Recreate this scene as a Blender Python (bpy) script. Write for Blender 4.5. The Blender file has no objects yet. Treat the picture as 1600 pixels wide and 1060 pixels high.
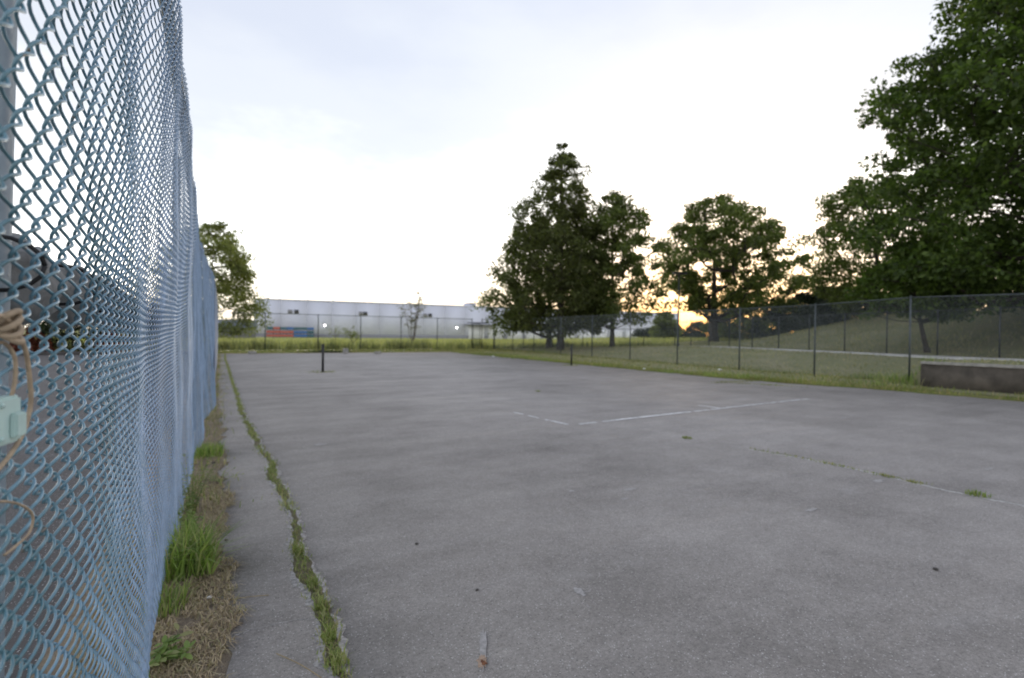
import bpy, bmesh, math, random
import numpy as np
from mathutils import Vector, Matrix, Euler

R = math.radians
SC = bpy.context.scene
COL = SC.collection
rng = np.random.default_rng(7)
random.seed(7)

# ------------------------------------------------------------------ camera
cam_d = bpy.data.cameras.new('camera')
cam = bpy.data.objects.new('camera', cam_d)
COL.objects.link(cam)
SC.camera = cam
cam_d.sensor_width = 36.0
cam_d.lens = 36.0 * 790 / 1600
cam_d.clip_start = 0.03
cam_d.clip_end = 6000
CAM_Z = 1.6
YAW, PITCH, ROLL = R(-30.0), R(-0.58), R(0.73)
cam.matrix_world = (Matrix.Translation((0, 0, CAM_Z)) @ Matrix.Rotation(YAW, 4, 'Z') @
                    Matrix.Rotation(R(90) + PITCH, 4, 'X') @ Matrix.Rotation(ROLL, 4, 'Z'))
cam_d.dof.use_dof = True
cam_d.dof.focus_distance = 1.25
cam_d.dof.aperture_fstop = 17.8e-3 / 0.0056
SC.view_settings.view_transform = 'Standard'
SC.view_settings.look = 'None'
SC.view_settings.exposure = 0.2
SC.view_settings.gamma = 1.0
SC.view_settings.use_curve_mapping = False
SC.cycles.max_bounces = 8
SC.cycles.transparent_max_bounces = 16

# ------------------------------------------------------------------ sky and sun
SUN_AZ, SUN_EL = R(52.7), R(4.0)
SUN_DIR = Vector((math.sin(SUN_AZ) * math.cos(SUN_EL), math.cos(SUN_AZ) * math.cos(SUN_EL), math.sin(SUN_EL)))
world = bpy.data.worlds.new('World')
SC.world = world
world.use_nodes = True
wn, wl = world.node_tree.nodes, world.node_tree.links
wn.clear()


def wnode(t, **kw):
    n = wn.new(t)
    for k, v in kw.items():
        setattr(n, k, v)
    return n


def wmath(op, a, b=None, clamp=False):
    n = wnode('ShaderNodeMath', operation=op, use_clamp=clamp)
    for i, v in enumerate((a, b)):
        if v is None:
            continue
        if isinstance(v, (int, float)):
            n.inputs[i].default_value = v
        else:
            wl.new(v, n.inputs[i])
    return n.outputs[0]


w_out = wnode('ShaderNodeOutputWorld')
sky = wnode('ShaderNodeTexSky', sky_type='NISHITA', sun_disc=False, sun_elevation=SUN_EL, sun_rotation=SUN_AZ,
            air_density=1.0, dust_density=1.0, ozone_density=1.2)
bg_sky = wnode('ShaderNodeBackground')
bg_sky.inputs[1].default_value = 0.05
wl.new(sky.outputs[0], bg_sky.inputs[0])
# thin high cloud: white and bright low down, lavender overhead, warm round the setting sun
tc = wnode('ShaderNodeTexCoord')
sep = wnode('ShaderNodeSeparateXYZ')
wl.new(tc.outputs['Generated'], sep.inputs[0])
nz = wnode('ShaderNodeTexNoise')
nz.inputs['Scale'].default_value = 2.2
nz.inputs['Detail'].default_value = 5.0
nz.inputs['Roughness'].default_value = 0.55
mp = wnode('ShaderNodeMapping')
mp.inputs['Scale'].default_value = (1.0, 1.0, 2.6)
wl.new(tc.outputs['Generated'], mp.inputs[0])
wl.new(mp.outputs[0], nz.inputs['Vector'])
cl = wmath('MULTIPLY', wmath('SUBTRACT', nz.outputs[0], 0.5), 0.5)
elev = wmath('ADD', wmath('ABSOLUTE', sep.outputs[2]), cl)
ramp = wnode('ShaderNodeValToRGB')
wl.new(elev, ramp.inputs[0])
cr = ramp.color_ramp
cr.interpolation = 'EASE'
cr.elements[0].position = 0.0
cr.elements[0].color = (0.86, 0.79, 0.68, 1)
cr.elements[1].position = 1.0
cr.elements[1].color = (0.30, 0.322, 0.385, 1)
for p, c in ((0.10, (0.98, 0.96, 0.92)), (0.22, (0.64, 0.65, 0.66)), (0.38, (0.35, 0.364, 0.398)), (0.54, (0.31, 0.328, 0.38))):
    e = cr.elements.new(p)
    e.color = c + (1,)
dotn = wnode('ShaderNodeVectorMath', operation='DOT_PRODUCT')
wl.new(tc.outputs['Generated'], dotn.inputs[0])
dotn.inputs[1].default_value = SUN_DIR
dp = wmath('MAXIMUM', dotn.outputs['Value'], 0.0)
glow_w = wmath('MULTIPLY', wmath('POWER', dp, 6.0), 0.05)
glow_n = wmath('MULTIPLY', wmath('POWER', dp, 30.0), 0.9)


def wscale(col, fac):
    n = wnode('ShaderNodeVectorMath', operation='SCALE')
    if isinstance(col, tuple):
        n.inputs[0].default_value = col
    else:
        wl.new(col, n.inputs[0])
    if isinstance(fac, (int, float)):
        n.inputs['Scale'].default_value = fac
    else:
        wl.new(fac, n.inputs['Scale'])
    return n.outputs[0]


def wadd(a, b):
    n = wnode('ShaderNodeVectorMath', operation='ADD')
    wl.new(a, n.inputs[0])
    wl.new(b, n.inputs[1])
    return n.outputs[0]


veil = wadd(wadd(wscale(ramp.outputs[0], 2.0), wscale((1.0, 0.95, 0.86), glow_w)), wscale((1.0, 0.62, 0.28), glow_n))
# low down round the sun the haze turns peach instead of brighter
low = wmath('MULTIPLY', wmath('SUBTRACT', 1.0, wmath('MULTIPLY', wmath('ABSOLUTE', sep.outputs[2]), 4.2), True), wmath('POWER', dp, 4.5), True)
pm = wnode('ShaderNodeMix', data_type='RGBA')
wl.new(low, pm.inputs[0])
wl.new(veil, pm.inputs[6])
pm.inputs[7].default_value = (1.12, 0.74, 0.40, 1)
veil = pm.outputs[2]
bg_veil = wnode('ShaderNodeBackground')
bg_veil.inputs[1].default_value = 1.0
wl.new(veil, bg_veil.inputs[0])
addsh = wnode('ShaderNodeAddShader')
wl.new(bg_sky.outputs[0], addsh.inputs[0])
wl.new(bg_veil.outputs[0], addsh.inputs[1])
wl.new(addsh.outputs[0], w_out.inputs[0])

sun_d = bpy.data.lights.new('sun', 'SUN')
sun_d.energy = 0.6
sun_d.angle = R(12)
sun_d.color = (1.0, 0.78, 0.55)
sun = bpy.data.objects.new('sun', sun_d)
COL.objects.link(sun)
sun.rotation_euler = (-SUN_DIR).to_track_quat('-Z', 'Y').to_euler()
sun.location = (60, 45, 40)


# ------------------------------------------------------------------ materials
def new_mat(name):
    m = bpy.data.materials.new(name)
    m.use_nodes = True
    nt = m.node_tree
    nt.nodes.clear()
    out = nt.nodes.new('ShaderNodeOutputMaterial')
    return m, nt, out


class NT:
    """small shader-graph helper"""

    def __init__(self, nt):
        self.n, self.l = nt.nodes, nt.links

    def new(self, t, **kw):
        x = self.n.new(t)
        for k, v in kw.items():
            setattr(x, k, v)
        return x

    def put(self, sock, v):
        if isinstance(v, bpy.types.NodeSocket):
            self.l.new(v, sock)
        elif isinstance(v, tuple) and len(v) == 3 and sock.type == 'RGBA':
            sock.default_value = v + (1,)
        else:
            sock.default_value = v

    def coord(self, scale=(1, 1, 1), kind='Object'):
        t = self.new('ShaderNodeTexCoord')
        m = self.new('ShaderNodeMapping')
        m.inputs['Scale'].default_value = scale
        self.l.new(t.outputs[kind], m.inputs[0])
        return m.outputs[0]

    def noise(self, vec, scale, detail=3, rough=0.55):
        x = self.new('ShaderNodeTexNoise')
        self.l.new(vec, x.inputs['Vector'])
        x.inputs['Scale'].default_value = scale
        x.inputs['Detail'].default_value = detail
        x.inputs['Roughness'].default_value = rough
        return x.outputs[0]

    def voro(self, vec, scale, out='Distance', feature='F1'):
        x = self.new('ShaderNodeTexVoronoi', feature=feature)
        self.l.new(vec, x.inputs['Vector'])
        x.inputs['Scale'].default_value = scale
        return x.outputs[out]

    def maprange(self, v, a, b, c=0.0, d=1.0):
        x = self.new('ShaderNodeMapRange')
        self.put(x.inputs[0], v)
        for i, q in enumerate((a, b, c, d)):
            x.inputs[i + 1].default_value = q
        return x.outputs[0]

    def math(self, op, a, b=0.0):
        x = self.new('ShaderNodeMath', operation=op)
        self.put(x.inputs[0], a)
        self.put(x.inputs[1], b)
        return x.outputs[0]

    def mix(self, f, a, b, mode='MIX'):
        x = self.new('ShaderNodeMix', data_type='RGBA', blend_type=mode)
        self.put(x.inputs[0], f)
        self.put(x.inputs[6], a)
        self.put(x.inputs[7], b)
        return x.outputs[2]

    def bump(self, h, strength, dist):
        x = self.new('ShaderNodeBump')
        x.inputs['Strength'].default_value = strength
        x.inputs['Distance'].default_value = dist
        self.l.new(h, x.inputs['Height'])
        return x.outputs[0]

    def pbr(self, color, rough=0.7, metal=0.0, normal=None, spec=0.5):
        x = self.new('ShaderNodeBsdfPrincipled')
        self.put(x.inputs['Base Color'], color)
        self.put(x.inputs['Roughness'], rough)
        self.put(x.inputs['Metallic'], metal)
        x.inputs['Specular IOR Level'].default_value = spec
        if normal is not None:
            self.l.new(normal, x.inputs['Normal'])
        return x


def plain(name, col, rough=0.7, metal=0.0, var=0.25, scale=6.0, spec=0.5, bump=0.0, col2=None):
    m, nt, out = new_mat(name)
    g = NT(nt)
    v = g.coord()
    n = g.noise(v, scale, 5, 0.6)
    f = g.maprange(n, 0.35, 0.68)
    dark = col2 if col2 else tuple(c * (1 - var) for c in col)
    c = g.mix(f, dark, tuple(min(1, k * (1 + var * 0.4)) for k in col))
    nm = g.bump(g.noise(v, scale * 9, 3), 0.4, bump) if bump else None
    b = g.pbr(c, rough, metal, nm, spec)
    g.l.new(b.outputs[0], out.inputs[0])
    return m


def leafy(name, cols, trans=0.35, rough=0.55):
    m, nt, out = new_mat(name)
    g = NT(nt)
    geo = g.new('ShaderNodeNewGeometry')
    rp = g.new('ShaderNodeValToRGB')
    g.l.new(geo.outputs['Random Per Island'], rp.inputs[0])
    el = rp.color_ramp.elements
    el[0].position, el[0].color = 0.0, cols[0] + (1,)
    el[1].position, el[1].color = 1.0, cols[-1] + (1,)
    for i, c in enumerate(cols[1:-1]):
        e = el.new((i + 1) / (len(cols) - 1))
        e.color = c + (1,)
    v = g.coord()
    big = g.maprange(g.noise(v, 0.55, 2), 0.3, 0.7, 0.72, 1.25)
    c = g.mix(1.0, rp.outputs[0], big, 'MULTIPLY')
    b = g.pbr(c, rough, spec=0.35)
    t = g.new('ShaderNodeBsdfTranslucent')
    cc = g.mix(1.0, c, (1.35, 1.5, 0.75), 'MULTIPLY')
    g.l.new(cc, t.inputs[0])
    mx = g.new('ShaderNodeMixShader')
    mx.inputs[0].default_value = trans
    g.l.new(b.outputs[0], mx.inputs[1])
    g.l.new(t.outputs[0], mx.inputs[2])
    g.l.new(mx.outputs[0], out.inputs[0])
    return m


def asphalt_mat(name, base, lightc, gain=1.0):
    m, nt, out = new_mat(name)
    g = NT(nt)
    v = g.coord()
    big = g.maprange(g.noise(v, 0.28, 5, 0.6), 0.3, 0.7)
    mid = g.maprange(g.noise(g.coord((0.8, 1.1, 1)), 1.3, 6, 0.68), 0.3, 0.7)
    sml = g.maprange(g.noise(v, 11, 5, 0.75), 0.3, 0.7)
    f = g.math('ADD', g.math('ADD', g.math('MULTIPLY', big, 0.40), g.math('MULTIPLY', mid, 0.38)), g.math('MULTIPLY', sml, 0.22))
    c = g.mix(f, base, lightc)
    # fine grit: low contrast grain, plus a few pale stones and dark pits
    c = g.mix(1.0, c, g.maprange(g.noise(v, 190, 3, 0.8), 0.25, 0.75, 0.62, 1.38), 'MULTIPLY')
    c = g.mix(1.0, c, g.maprange(g.noise(v, 58, 2, 0.8), 0.28, 0.72, 0.76, 1.24), 'MULTIPLY')
    c = g.mix(1.0, c, g.maprange(g.noise(v, 24, 3, 0.8), 0.28, 0.72, 0.86, 1.14), 'MULTIPLY')
    for sc_, lim, rad_, col_, amt in ((75.0, 0.80, 0.34, (0.52, 0.51, 0.50), 0.75), (62.0, 0.94, 0.30, (0.56, 0.55, 0.53), 0.7), (70.0, 0.86, 0.36, (0.06, 0.058, 0.057), 0.6), (19.0, 0.95, 0.16, (0.48, 0.47, 0.46), 0.5)):
        st = g.new('ShaderNodeTexVoronoi', feature='F1')
        g.l.new(v, st.inputs['Vector'])
        st.inputs['Scale'].default_value = sc_
        sp = g.new('ShaderNodeSeparateColor')
        g.l.new(st.outputs['Color'], sp.inputs[0])
        pick = g.math('GREATER_THAN', sp.outputs[0], lim)
        dot = g.maprange(st.outputs['Distance'], rad_ * 0.6, rad_, amt, 0.0)
        c = g.mix(g.math('MULTIPLY', pick, dot), c, col_)
    # worn pale scuffs and old dark patches
    sc = g.maprange(g.noise(g.coord((0.7, 1.3, 1)), 0.9, 7, 0.74), 0.58, 0.74, 0.0, 0.28)
    c = g.mix(sc, c, (0.40, 0.392, 0.39))
    dk = g.maprange(g.noise(g.coord((0.8, 1.2, 1.0)), 0.62, 6, 0.66), 0.58, 0.76, 0.0, 0.28)
    c = g.mix(dk, c, (0.10, 0.096, 0.096))
    nm = g.bump(g.noise(v, 120, 4, 0.75), 0.10, 0.003)
    b = g.pbr(c, 0.74, 0, nm, 0.38)
    g.l.new(b.outputs[0], out.inputs[0])
    return m


def grass_mat(name, a, b_, dry, patch=0.35, scale=1.0):
    m, nt, out = new_mat(name)
    g = NT(nt)
    v = g.coord()
    n1 = g.maprange(g.noise(v, 0.22 * scale, 5, 0.6), 0.3, 0.7)
    n2 = g.maprange(g.noise(v, 5 * scale, 5, 0.7), 0.25, 0.75)
    n3 = g.maprange(g.noise(v, 45 * scale, 3, 0.7), 0.25, 0.75)
    c = g.mix(n2, a, b_)
    c = g.mix(g.maprange(g.noise(v, 0.6 * scale, 5, 0.65), 0.42, 0.65, 0.0, patch * 1.8), c, dry)
    c = g.mix(g.math('MULTIPLY', n1, 0.35), c, a)
    c = g.mix(1.0, c, g.maprange(n3, 0, 1, 0.6, 1.4), 'MULTIPLY')
    nm = g.bump(g.math('ADD', n3, n2), 0.8, 0.04)
    b = g.pbr(c, 0.9, 0, nm, 0.2)
    g.l.new(b.outputs[0], out.inputs[0])
    return m


def wire_mat(name, a, b_, rough=0.3, coat=0.3):
    m, nt, out = new_mat(name)
    g = NT(nt)
    v = g.coord()
    f = g.maprange(g.noise(v, 9, 5, 0.7), 0.35, 0.65)
    c = g.mix(f, a, b_)
    chip = g.maprange(g.noise(v, 55, 3, 0.6), 0.70, 0.74, 0.0, 0.8)
    c = g.mix(chip, c, (0.20, 0.15, 0.12))
    nm = g.bump(g.noise(v, 160, 2), 0.25, 0.002)
    b = g.pbr(c, g.maprange(f, 0, 1, rough, rough + 0.15), 0, nm, 0.6)
    b.inputs['Coat Weight'].default_value = coat
    b.inputs['Coat Roughness'].default_value = 0.15
    g.l.new(b.outputs[0], out.inputs[0])
    return m


def emit_mat(name, col, s):
    m, nt, out = new_mat(name)
    e = nt.nodes.new('ShaderNodeEmission')
    e.inputs[0].default_value = col + (1,)
    e.inputs[1].default_value = s
    nt.links.new(e.outputs[0], out.inputs[0])
    return m


M = {}
M['court'] = asphalt_mat('court_asphalt', (0.135, 0.123, 0.114), (0.375, 0.350, 0.332))
M['lot'] = asphalt_mat('lot_asphalt', (0.04, 0.036, 0.036), (0.085, 0.077, 0.075))
M['lawn'] = grass_mat('lawn_grass', (0.20, 0.215, 0.105), (0.29, 0.285, 0.16), (0.37, 0.325, 0.21))
M['verge'] = grass_mat('verge_grass', (0.12, 0.15, 0.035), (0.18, 0.20, 0.06), (0.25, 0.19, 0.10))
M['field'] = grass_mat('field_grass', (0.30, 0.32, 0.10), (0.41, 0.41, 0.155), (0.50, 0.45, 0.21), 0.4, 0.4)
M['soil'] = grass_mat('dry_soil', (0.25, 0.20, 0.15), (0.40, 0.33, 0.25), (0.48, 0.40, 0.30), 0.5, 4)
M['crack_soil'] = grass_mat('crack_soil', (0.17, 0.165, 0.09), (0.25, 0.22, 0.14), (0.30, 0.25, 0.18), 0.4, 6)
M['crumb'] = plain('crumbled_asphalt', (0.36, 0.345, 0.335), 0.95, var=0.5, scale=40, bump=0.006)
M['pale'] = plain('pale_crack_filler', (0.42, 0.41, 0.40), 0.9, var=0.4, scale=30)
M['line_faint'] = plain('faint_scuff', (0.34, 0.325, 0.315), 0.9, var=0.3, scale=40)
M['line'] = plain('worn_white_paint', (0.62, 0.62, 0.63), 0.8, var=0.45, scale=22)
M['tape'] = plain('fresh_white_paint', (0.74, 0.74, 0.76), 0.7, var=0.25, scale=14)
M['concrete'] = plain('concrete', (0.34, 0.33, 0.315), 0.9, var=0.35, scale=3.5, bump=0.01)
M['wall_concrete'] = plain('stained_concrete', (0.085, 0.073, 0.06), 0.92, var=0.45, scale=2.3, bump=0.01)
M['cap_concrete'] = plain('pale_cap_concrete', (0.30, 0.29, 0.27), 0.9, var=0.3, scale=5, bump=0.006)
M['walk'] = plain('sidewalk_concrete', (0.46, 0.45, 0.43), 0.9, var=0.25, scale=4, bump=0.004)
def sky_tint_wire(name):
    """vinyl coat: teal by the gate post, reflected sky painted in as blue further along"""
    m, nt, out = new_mat(name)
    g = NT(nt)
    v = g.coord()
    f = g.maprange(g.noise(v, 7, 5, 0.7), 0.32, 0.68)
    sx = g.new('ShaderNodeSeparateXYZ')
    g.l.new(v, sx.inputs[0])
    k = g.maprange(g.math('ADD', sx.outputs[1], g.math('MULTIPLY', f, 0.9)), 1.0, 3.0)  # sky reflection put into the colour: more blue with distance along the fence
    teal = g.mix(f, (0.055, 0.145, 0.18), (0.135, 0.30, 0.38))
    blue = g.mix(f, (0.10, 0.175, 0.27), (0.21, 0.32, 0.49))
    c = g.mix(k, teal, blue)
    chip = g.maprange(g.noise(v, 48, 3, 0.6), 0.66, 0.70, 0.0, 0.85)
    c = g.mix(chip, c, (0.17, 0.14, 0.12))
    nm = g.bump(g.noise(v, 160, 2), 0.25, 0.002)
    b = g.pbr(c, g.maprange(g.noise(v, 23, 3), 0.3, 0.7, 0.3, 0.6), 0, nm, 0.6)
    b.inputs['Coat Weight'].default_value = 0.7
    b.inputs['Coat Roughness'].default_value = 0.14
    g.l.new(b.outputs[0], out.inputs[0])
    return m


M['wire'] = sky_tint_wire('sky_tint_vinyl_wire')
M['wire_far'] = wire_mat('blue_vinyl_wire', (0.13, 0.205, 0.35), (0.205, 0.305, 0.50), 0.4, 0.3)  # carries the painted-in sky blue on to the far panels
M['rail'] = wire_mat('dark_green_rail', (0.028, 0.045, 0.045), (0.05, 0.075, 0.075), 0.45, 0.1)
M['post_near'] = wire_mat('painted_post', (0.20, 0.25, 0.30), (0.30, 0.36, 0.42), 0.35, 0.2)
M['fence_grey'] = plain('weathered_green_fence', (0.07, 0.084, 0.09), 0.55, 0.2, 0.3, 5)
M['fence_dark'] = plain('dark_fence_paint', (0.035, 0.04, 0.045), 0.55, 0.2, 0.3, 5)
M['mesh_grey'] = plain('grey_mesh_wire', (0.20, 0.235, 0.26), 0.5, 0.2, 0.3, 3)
M['mesh_dark'] = plain('dark_mesh_wire', (0.12, 0.14, 0.17), 0.5, 0.2, 0.3, 3)
M['bark'] = plain('bark', (0.055, 0.045, 0.036), 0.95, var=0.5, scale=7, bump=0.03)
M['bark_thin'] = plain('thin_bark', (0.12, 0.085, 0.07), 0.9, var=0.4, scale=7)
M['netpost'] = plain('black_post_paint', (0.018, 0.018, 0.02), 0.5, 0.2, 0.4, 9)
M['lamppost'] = plain('dark_lamp_paint', (0.02, 0.021, 0.024), 0.5, 0.3, 0.3, 5)
M['build'] = plain('white_wall_panel', (0.60, 0.615, 0.715), 0.6, var=0.05, scale=0.12)
M['build2'] = plain('pale_roof_trim', (0.55, 0.56, 0.66), 0.6, var=0.1, scale=0.3)
M['white'] = plain('white_sheet', (0.80, 0.81, 0.84), 0.5, var=0.08, scale=0.8)
M['glass'] = plain('dark_glass', (0.022, 0.024, 0.03), 0.12, var=0.2, scale=1, spec=0.8)
M['shutter'] = plain('grey_shutter', (0.24, 0.24, 0.26), 0.5, var=0.15, scale=1)
M['orange'] = plain('orange_crate', (0.50, 0.125, 0.095), 0.5, var=0.25, scale=1.5)
M['blue'] = plain('blue_crate', (0.055, 0.16, 0.42), 0.5, var=0.25, scale=1.5)
M['teal'] = plain('teal_crate', (0.045, 0.13, 0.17), 0.5, var=0.25, scale=1.5)
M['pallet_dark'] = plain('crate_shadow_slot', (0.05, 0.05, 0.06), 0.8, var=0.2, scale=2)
M['shedroof'] = plain('blue_roof', (0.14, 0.17, 0.28), 0.5, var=0.2, scale=0.6)
M['lamp_on'] = emit_mat('lit_lamp', (1.0, 0.98, 0.94), 14.0)
M['cord'] = plain('tan_cord', (0.44, 0.34, 0.24), 0.8, var=0.3, scale=60, bump=0.002)
M['bracket'] = plain('pale_green_paint', (0.50, 0.66, 0.63), 0.45, var=0.12, scale=12)
M['cloth'] = plain('grey_windscreen', (0.24, 0.245, 0.25), 0.75, var=0.55, scale=9, bump=0.006)
M['litter'] = plain('white_litter', (0.75, 0.75, 0.76), 0.8, var=0.15, scale=30)
M['stick'] = plain('straw_stick', (0.34, 0.26, 0.14), 0.9, var=0.3, scale=30)
M['pebble'] = plain('dark_pebble', (0.06, 0.055, 0.05), 0.9, var=0.4, scale=30)
M['rust_pale'] = plain('pale_rust', (0.36, 0.26, 0.19), 0.95, var=0.4, scale=50)
M['rust'] = plain('rust', (0.26, 0.105, 0.04), 0.95, var=0.5, scale=60, col2=(0.09, 0.035, 0.02))
M['kerb'] = plain('dark_kerb', (0.09, 0.085, 0.085), 0.9, var=0.3, scale=2)
G1 = [(0.062, 0.082, 0.026), (0.09, 0.115, 0.034), (0.122, 0.15, 0.044), (0.155, 0.185, 0.056)]
M['leaf_dark'] = leafy('maple_leaf', G1, 0.48)
M['leaf_conifer'] = leafy('dense_leaf', [(0.058, 0.068, 0.025), (0.085, 0.098, 0.034), (0.13, 0.148, 0.048)], 0.48)
M['leaf_near'] = leafy('near_leaf', [(0.036, 0.058, 0.016), (0.056, 0.09, 0.022), (0.082, 0.125, 0.03), (0.115, 0.165, 0.04)], 0.5)
M['leaf_bright'] = leafy('bright_leaf', [(0.05, 0.085, 0.015), (0.075, 0.12, 0.02), (0.11, 0.16, 0.03)], 0.42)
M['leaf_olive'] = leafy('willow_leaf', [(0.13, 0.15, 0.058), (0.185, 0.205, 0.08), (0.24, 0.255, 0.11)], 0.55)
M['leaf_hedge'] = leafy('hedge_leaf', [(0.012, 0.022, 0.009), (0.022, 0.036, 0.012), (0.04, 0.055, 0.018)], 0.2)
M['leaf_red'] = leafy('red_leaf', [(0.10, 0.02, 0.015), (0.16, 0.035, 0.02), (0.12, 0.06, 0.03)], 0.2)
M['leaf_sap'] = leafy('sapling_leaf', [(0.11, 0.12, 0.05), (0.16, 0.16, 0.07), (0.19, 0.15, 0.08)], 0.35)
M['blade_green'] = leafy('green_blade', [(0.11, 0.165, 0.042), (0.17, 0.24, 0.062), (0.24, 0.30, 0.09), (0.33, 0.30, 0.15)], 0.35)
M['blade_verge'] = leafy('verge_blade', [(0.13, 0.17, 0.04), (0.20, 0.24, 0.06), (0.27, 0.27, 0.10), (0.36, 0.28, 0.15)], 0.3)
M['blade_dry'] = leafy('dry_blade', [(0.25, 0.19, 0.125), (0.36, 0.28, 0.185), (0.50, 0.40, 0.28), (0.24, 0.24, 0.11)], 0.25)
M['blade_crack'] = leafy('crack_blade', [(0.15, 0.19, 0.055), (0.21, 0.27, 0.08), (0.28, 0.30, 0.12), (0.33, 0.27, 0.16)], 0.3)
M['blade_tall'] = leafy('tall_weed_blade', [(0.16, 0.18, 0.09), (0.26, 0.28, 0.12), (0.38, 0.38, 0.16), (0.48, 0.45, 0.22)], 0.4)
M['broad'] = leafy('broad_leaf', [(0.12, 0.185, 0.045), (0.18, 0.265, 0.065), (0.25, 0.34, 0.10), (0.34, 0.32, 0.16)], 0.4)


# ------------------------------------------------------------------ mesh helpers
class MB:
    """collects verts and faces, then links them as ONE mesh object"""

    def __init__(self):
        self.v, self.q, self.t, self.n = [], [], [], 0

    def add(self, verts, quads=None, tris=None):
        verts = np.asarray(verts, dtype=np.float64).reshape(-1, 3)
        if quads is not None and len(quads):
            self.q.append(np.asarray(quads, dtype=np.int64).reshape(-1, 4) + self.n)
        if tris is not None and len(tris):
            self.t.append(np.asarray(tris, dtype=np.int64).reshape(-1, 3) + self.n)
        self.v.append(verts)
        self.n += len(verts)
        return self

    def box(self, lo, hi, rz=0.0, piv=None):
        x0, y0, z0 = lo
        x1, y1, z1 = hi
        v = np.array([(x0, y0, z0), (x1, y0, z0), (x1, y1, z0), (x0, y1, z0),
                      (x0, y0, z1), (x1, y0, z1), (x1, y1, z1), (x0, y1, z1)], float)
        if rz:
            p = np.array(piv if piv is not None else ((x0 + x1) / 2, (y0 + y1) / 2, 0))
            c, s = math.cos(rz), math.sin(rz)
            d = v - p
            v = np.stack([d[:, 0] * c - d[:, 1] * s, d[:, 0] * s + d[:, 1] * c, d[:, 2]], 1) + p
        return self.add(v, [(0, 3, 2, 1), (4, 5, 6, 7), (0, 1, 5, 4), (1, 2, 6, 5), (2, 3, 7, 6), (3, 0, 4, 7)])

    def tube(self, pts, rad, n=6, ref=None, caps=True):
        p = np.asarray(pts, float)
        k = len(p)
        r = np.full(k, rad, float) if np.isscalar(rad) else np.asarray(rad, float)
        t = np.empty_like(p)
        t[1:-1] = p[2:] - p[:-2]
        t[0] = p[1] - p[0]
        t[-1] = p[-1] - p[-2]
        t /= np.linalg.norm(t, axis=1)[:, None] + 1e-12
        if ref is None:
            d = np.abs(t).sum(0)
            ref = np.eye(3)[int(np.argmin(d))]
        a = np.cross(t, np.asarray(ref, float))
        a /= np.linalg.norm(a, axis=1)[:, None] + 1e-12
        b = np.cross(t, a)
        ang = np.linspace(0, 2 * math.pi, n, endpoint=False)
        ring = p[:, None, :] + r[:, None, None] * (a[:, None, :] * np.cos(ang)[None, :, None] + b[:, None, :] * np.sin(ang)[None, :, None])
        i = np.arange(k - 1)[:, None] * n
        j = np.arange(n)[None, :]
        j2 = (j + 1) % n
        q = np.stack([i + j, i + j2, i + n + j2, i + n + j], -1).reshape(-1, 4)
        tris = []
        if caps:
            for m_ in range(1, n - 1):
                tris.append((0, m_ + 1, m_))
                o = (k - 1) * n
                tris.append((o, o + m_, o + m_ + 1))
        return self.add(ring.reshape(-1, 3), q, tris)

    def build(self, name, mat, parent=None, smooth=False, loc=None):
        v = np.concatenate(self.v) if self.v else np.zeros((0, 3))
        if loc is not None:
            v = v - np.asarray(loc, float)
        me = bpy.data.meshes.new(name)
        q = np.concatenate(self.q) if self.q else np.zeros((0, 4), int)
        t = np.concatenate(self.t) if self.t else np.zeros((0, 3), int)
        me.vertices.add(len(v))
        me.vertices.foreach_set('co', v.astype(np.float32).ravel())
        nl = q.size + t.size
        me.loops.add(nl)
        me.loops.foreach_set('vertex_index', np.concatenate([q.ravel(), t.ravel()]).astype(np.int32))
        npol = len(q) + len(t)
        me.polygons.add(npol)
        st = np.concatenate([np.arange(len(q)) * 4, q.size + np.arange(len(t)) * 3]).astype(np.int32)
        me.polygons.foreach_set('loop_start', st)
        if smooth:
            me.polygons.foreach_set('use_smooth', np.ones(npol, dtype=bool))
        me.update(calc_edges=True)
        me.validate()
        me.materials.append(mat)
        return link(name, me, parent, loc)


def link(name, me, parent=None, loc=None):
    o = bpy.data.objects.new(name, me)
    COL.objects.link(o)
    if loc is not None:
        o.location = loc
    if parent is not None:
        o.parent = parent
    return o


def tag(o, label, cat, group=None):
    o['label'] = label
    o['category'] = cat
    if group:
        o['group'] = group
    return o


def thing(name, label, cat, loc=(0, 0, 0), rz=0.0, group=None):
    o = bpy.data.objects.new(name, None)
    o.empty_display_size = 0.3
    COL.objects.link(o)
    o.location = loc
    o.rotation_euler = (0, 0, rz)
    return tag(o, label, cat, group)


def struct(o, kind='structure'):
    o['kind'] = kind
    return o


def sstep(a, b, x):
    t = np.clip((np.asarray(x, float) - a) / (b - a), 0, 1)
    return t * t * (3 - 2 * t)


# ------------------------------------------------------------------ terrain
def rear_x(y):
    return 31.3 + (np.asarray(y, float) - 9.0) * 0.29


def ground_z(x, y):
    x = np.asarray(x, float)
    y = np.asarray(y, float)
    lawn = 0.72 * sstep(22.5, 31.5, x) * (1 - 0.55 * sstep(26, 46, y))
    wall_w = sstep(11.5, 7.9, y)
    t = sstep(20.68, 1.0, 0) if False else np.clip((x - 20.68) / (0.12 + 5.0 * sstep(7.9, 9.0, y)), 0, 1)
    bank = 0.72 * t
    lawn = lawn * (1 - wall_w) + np.maximum(lawn, bank) * wall_w
    d = x - rear_x(np.clip(y, -30, 60))
    wy = 1 - 0.78 * sstep(19, 38, y)
    hill = 3.15 * sstep(0.8, 17, d) * wy
    near = sstep(16.9, 18.5, x)
    dip = 0.03 * (1 - sstep(18.3, 19.6, x)) * (x > 16)
    far = 1 - sstep(60, 110, y)
    return (lawn + hill) * near * far - dip * (y < 45.5)


def gz(x, y):
    return float(ground_z(x, y))


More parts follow.
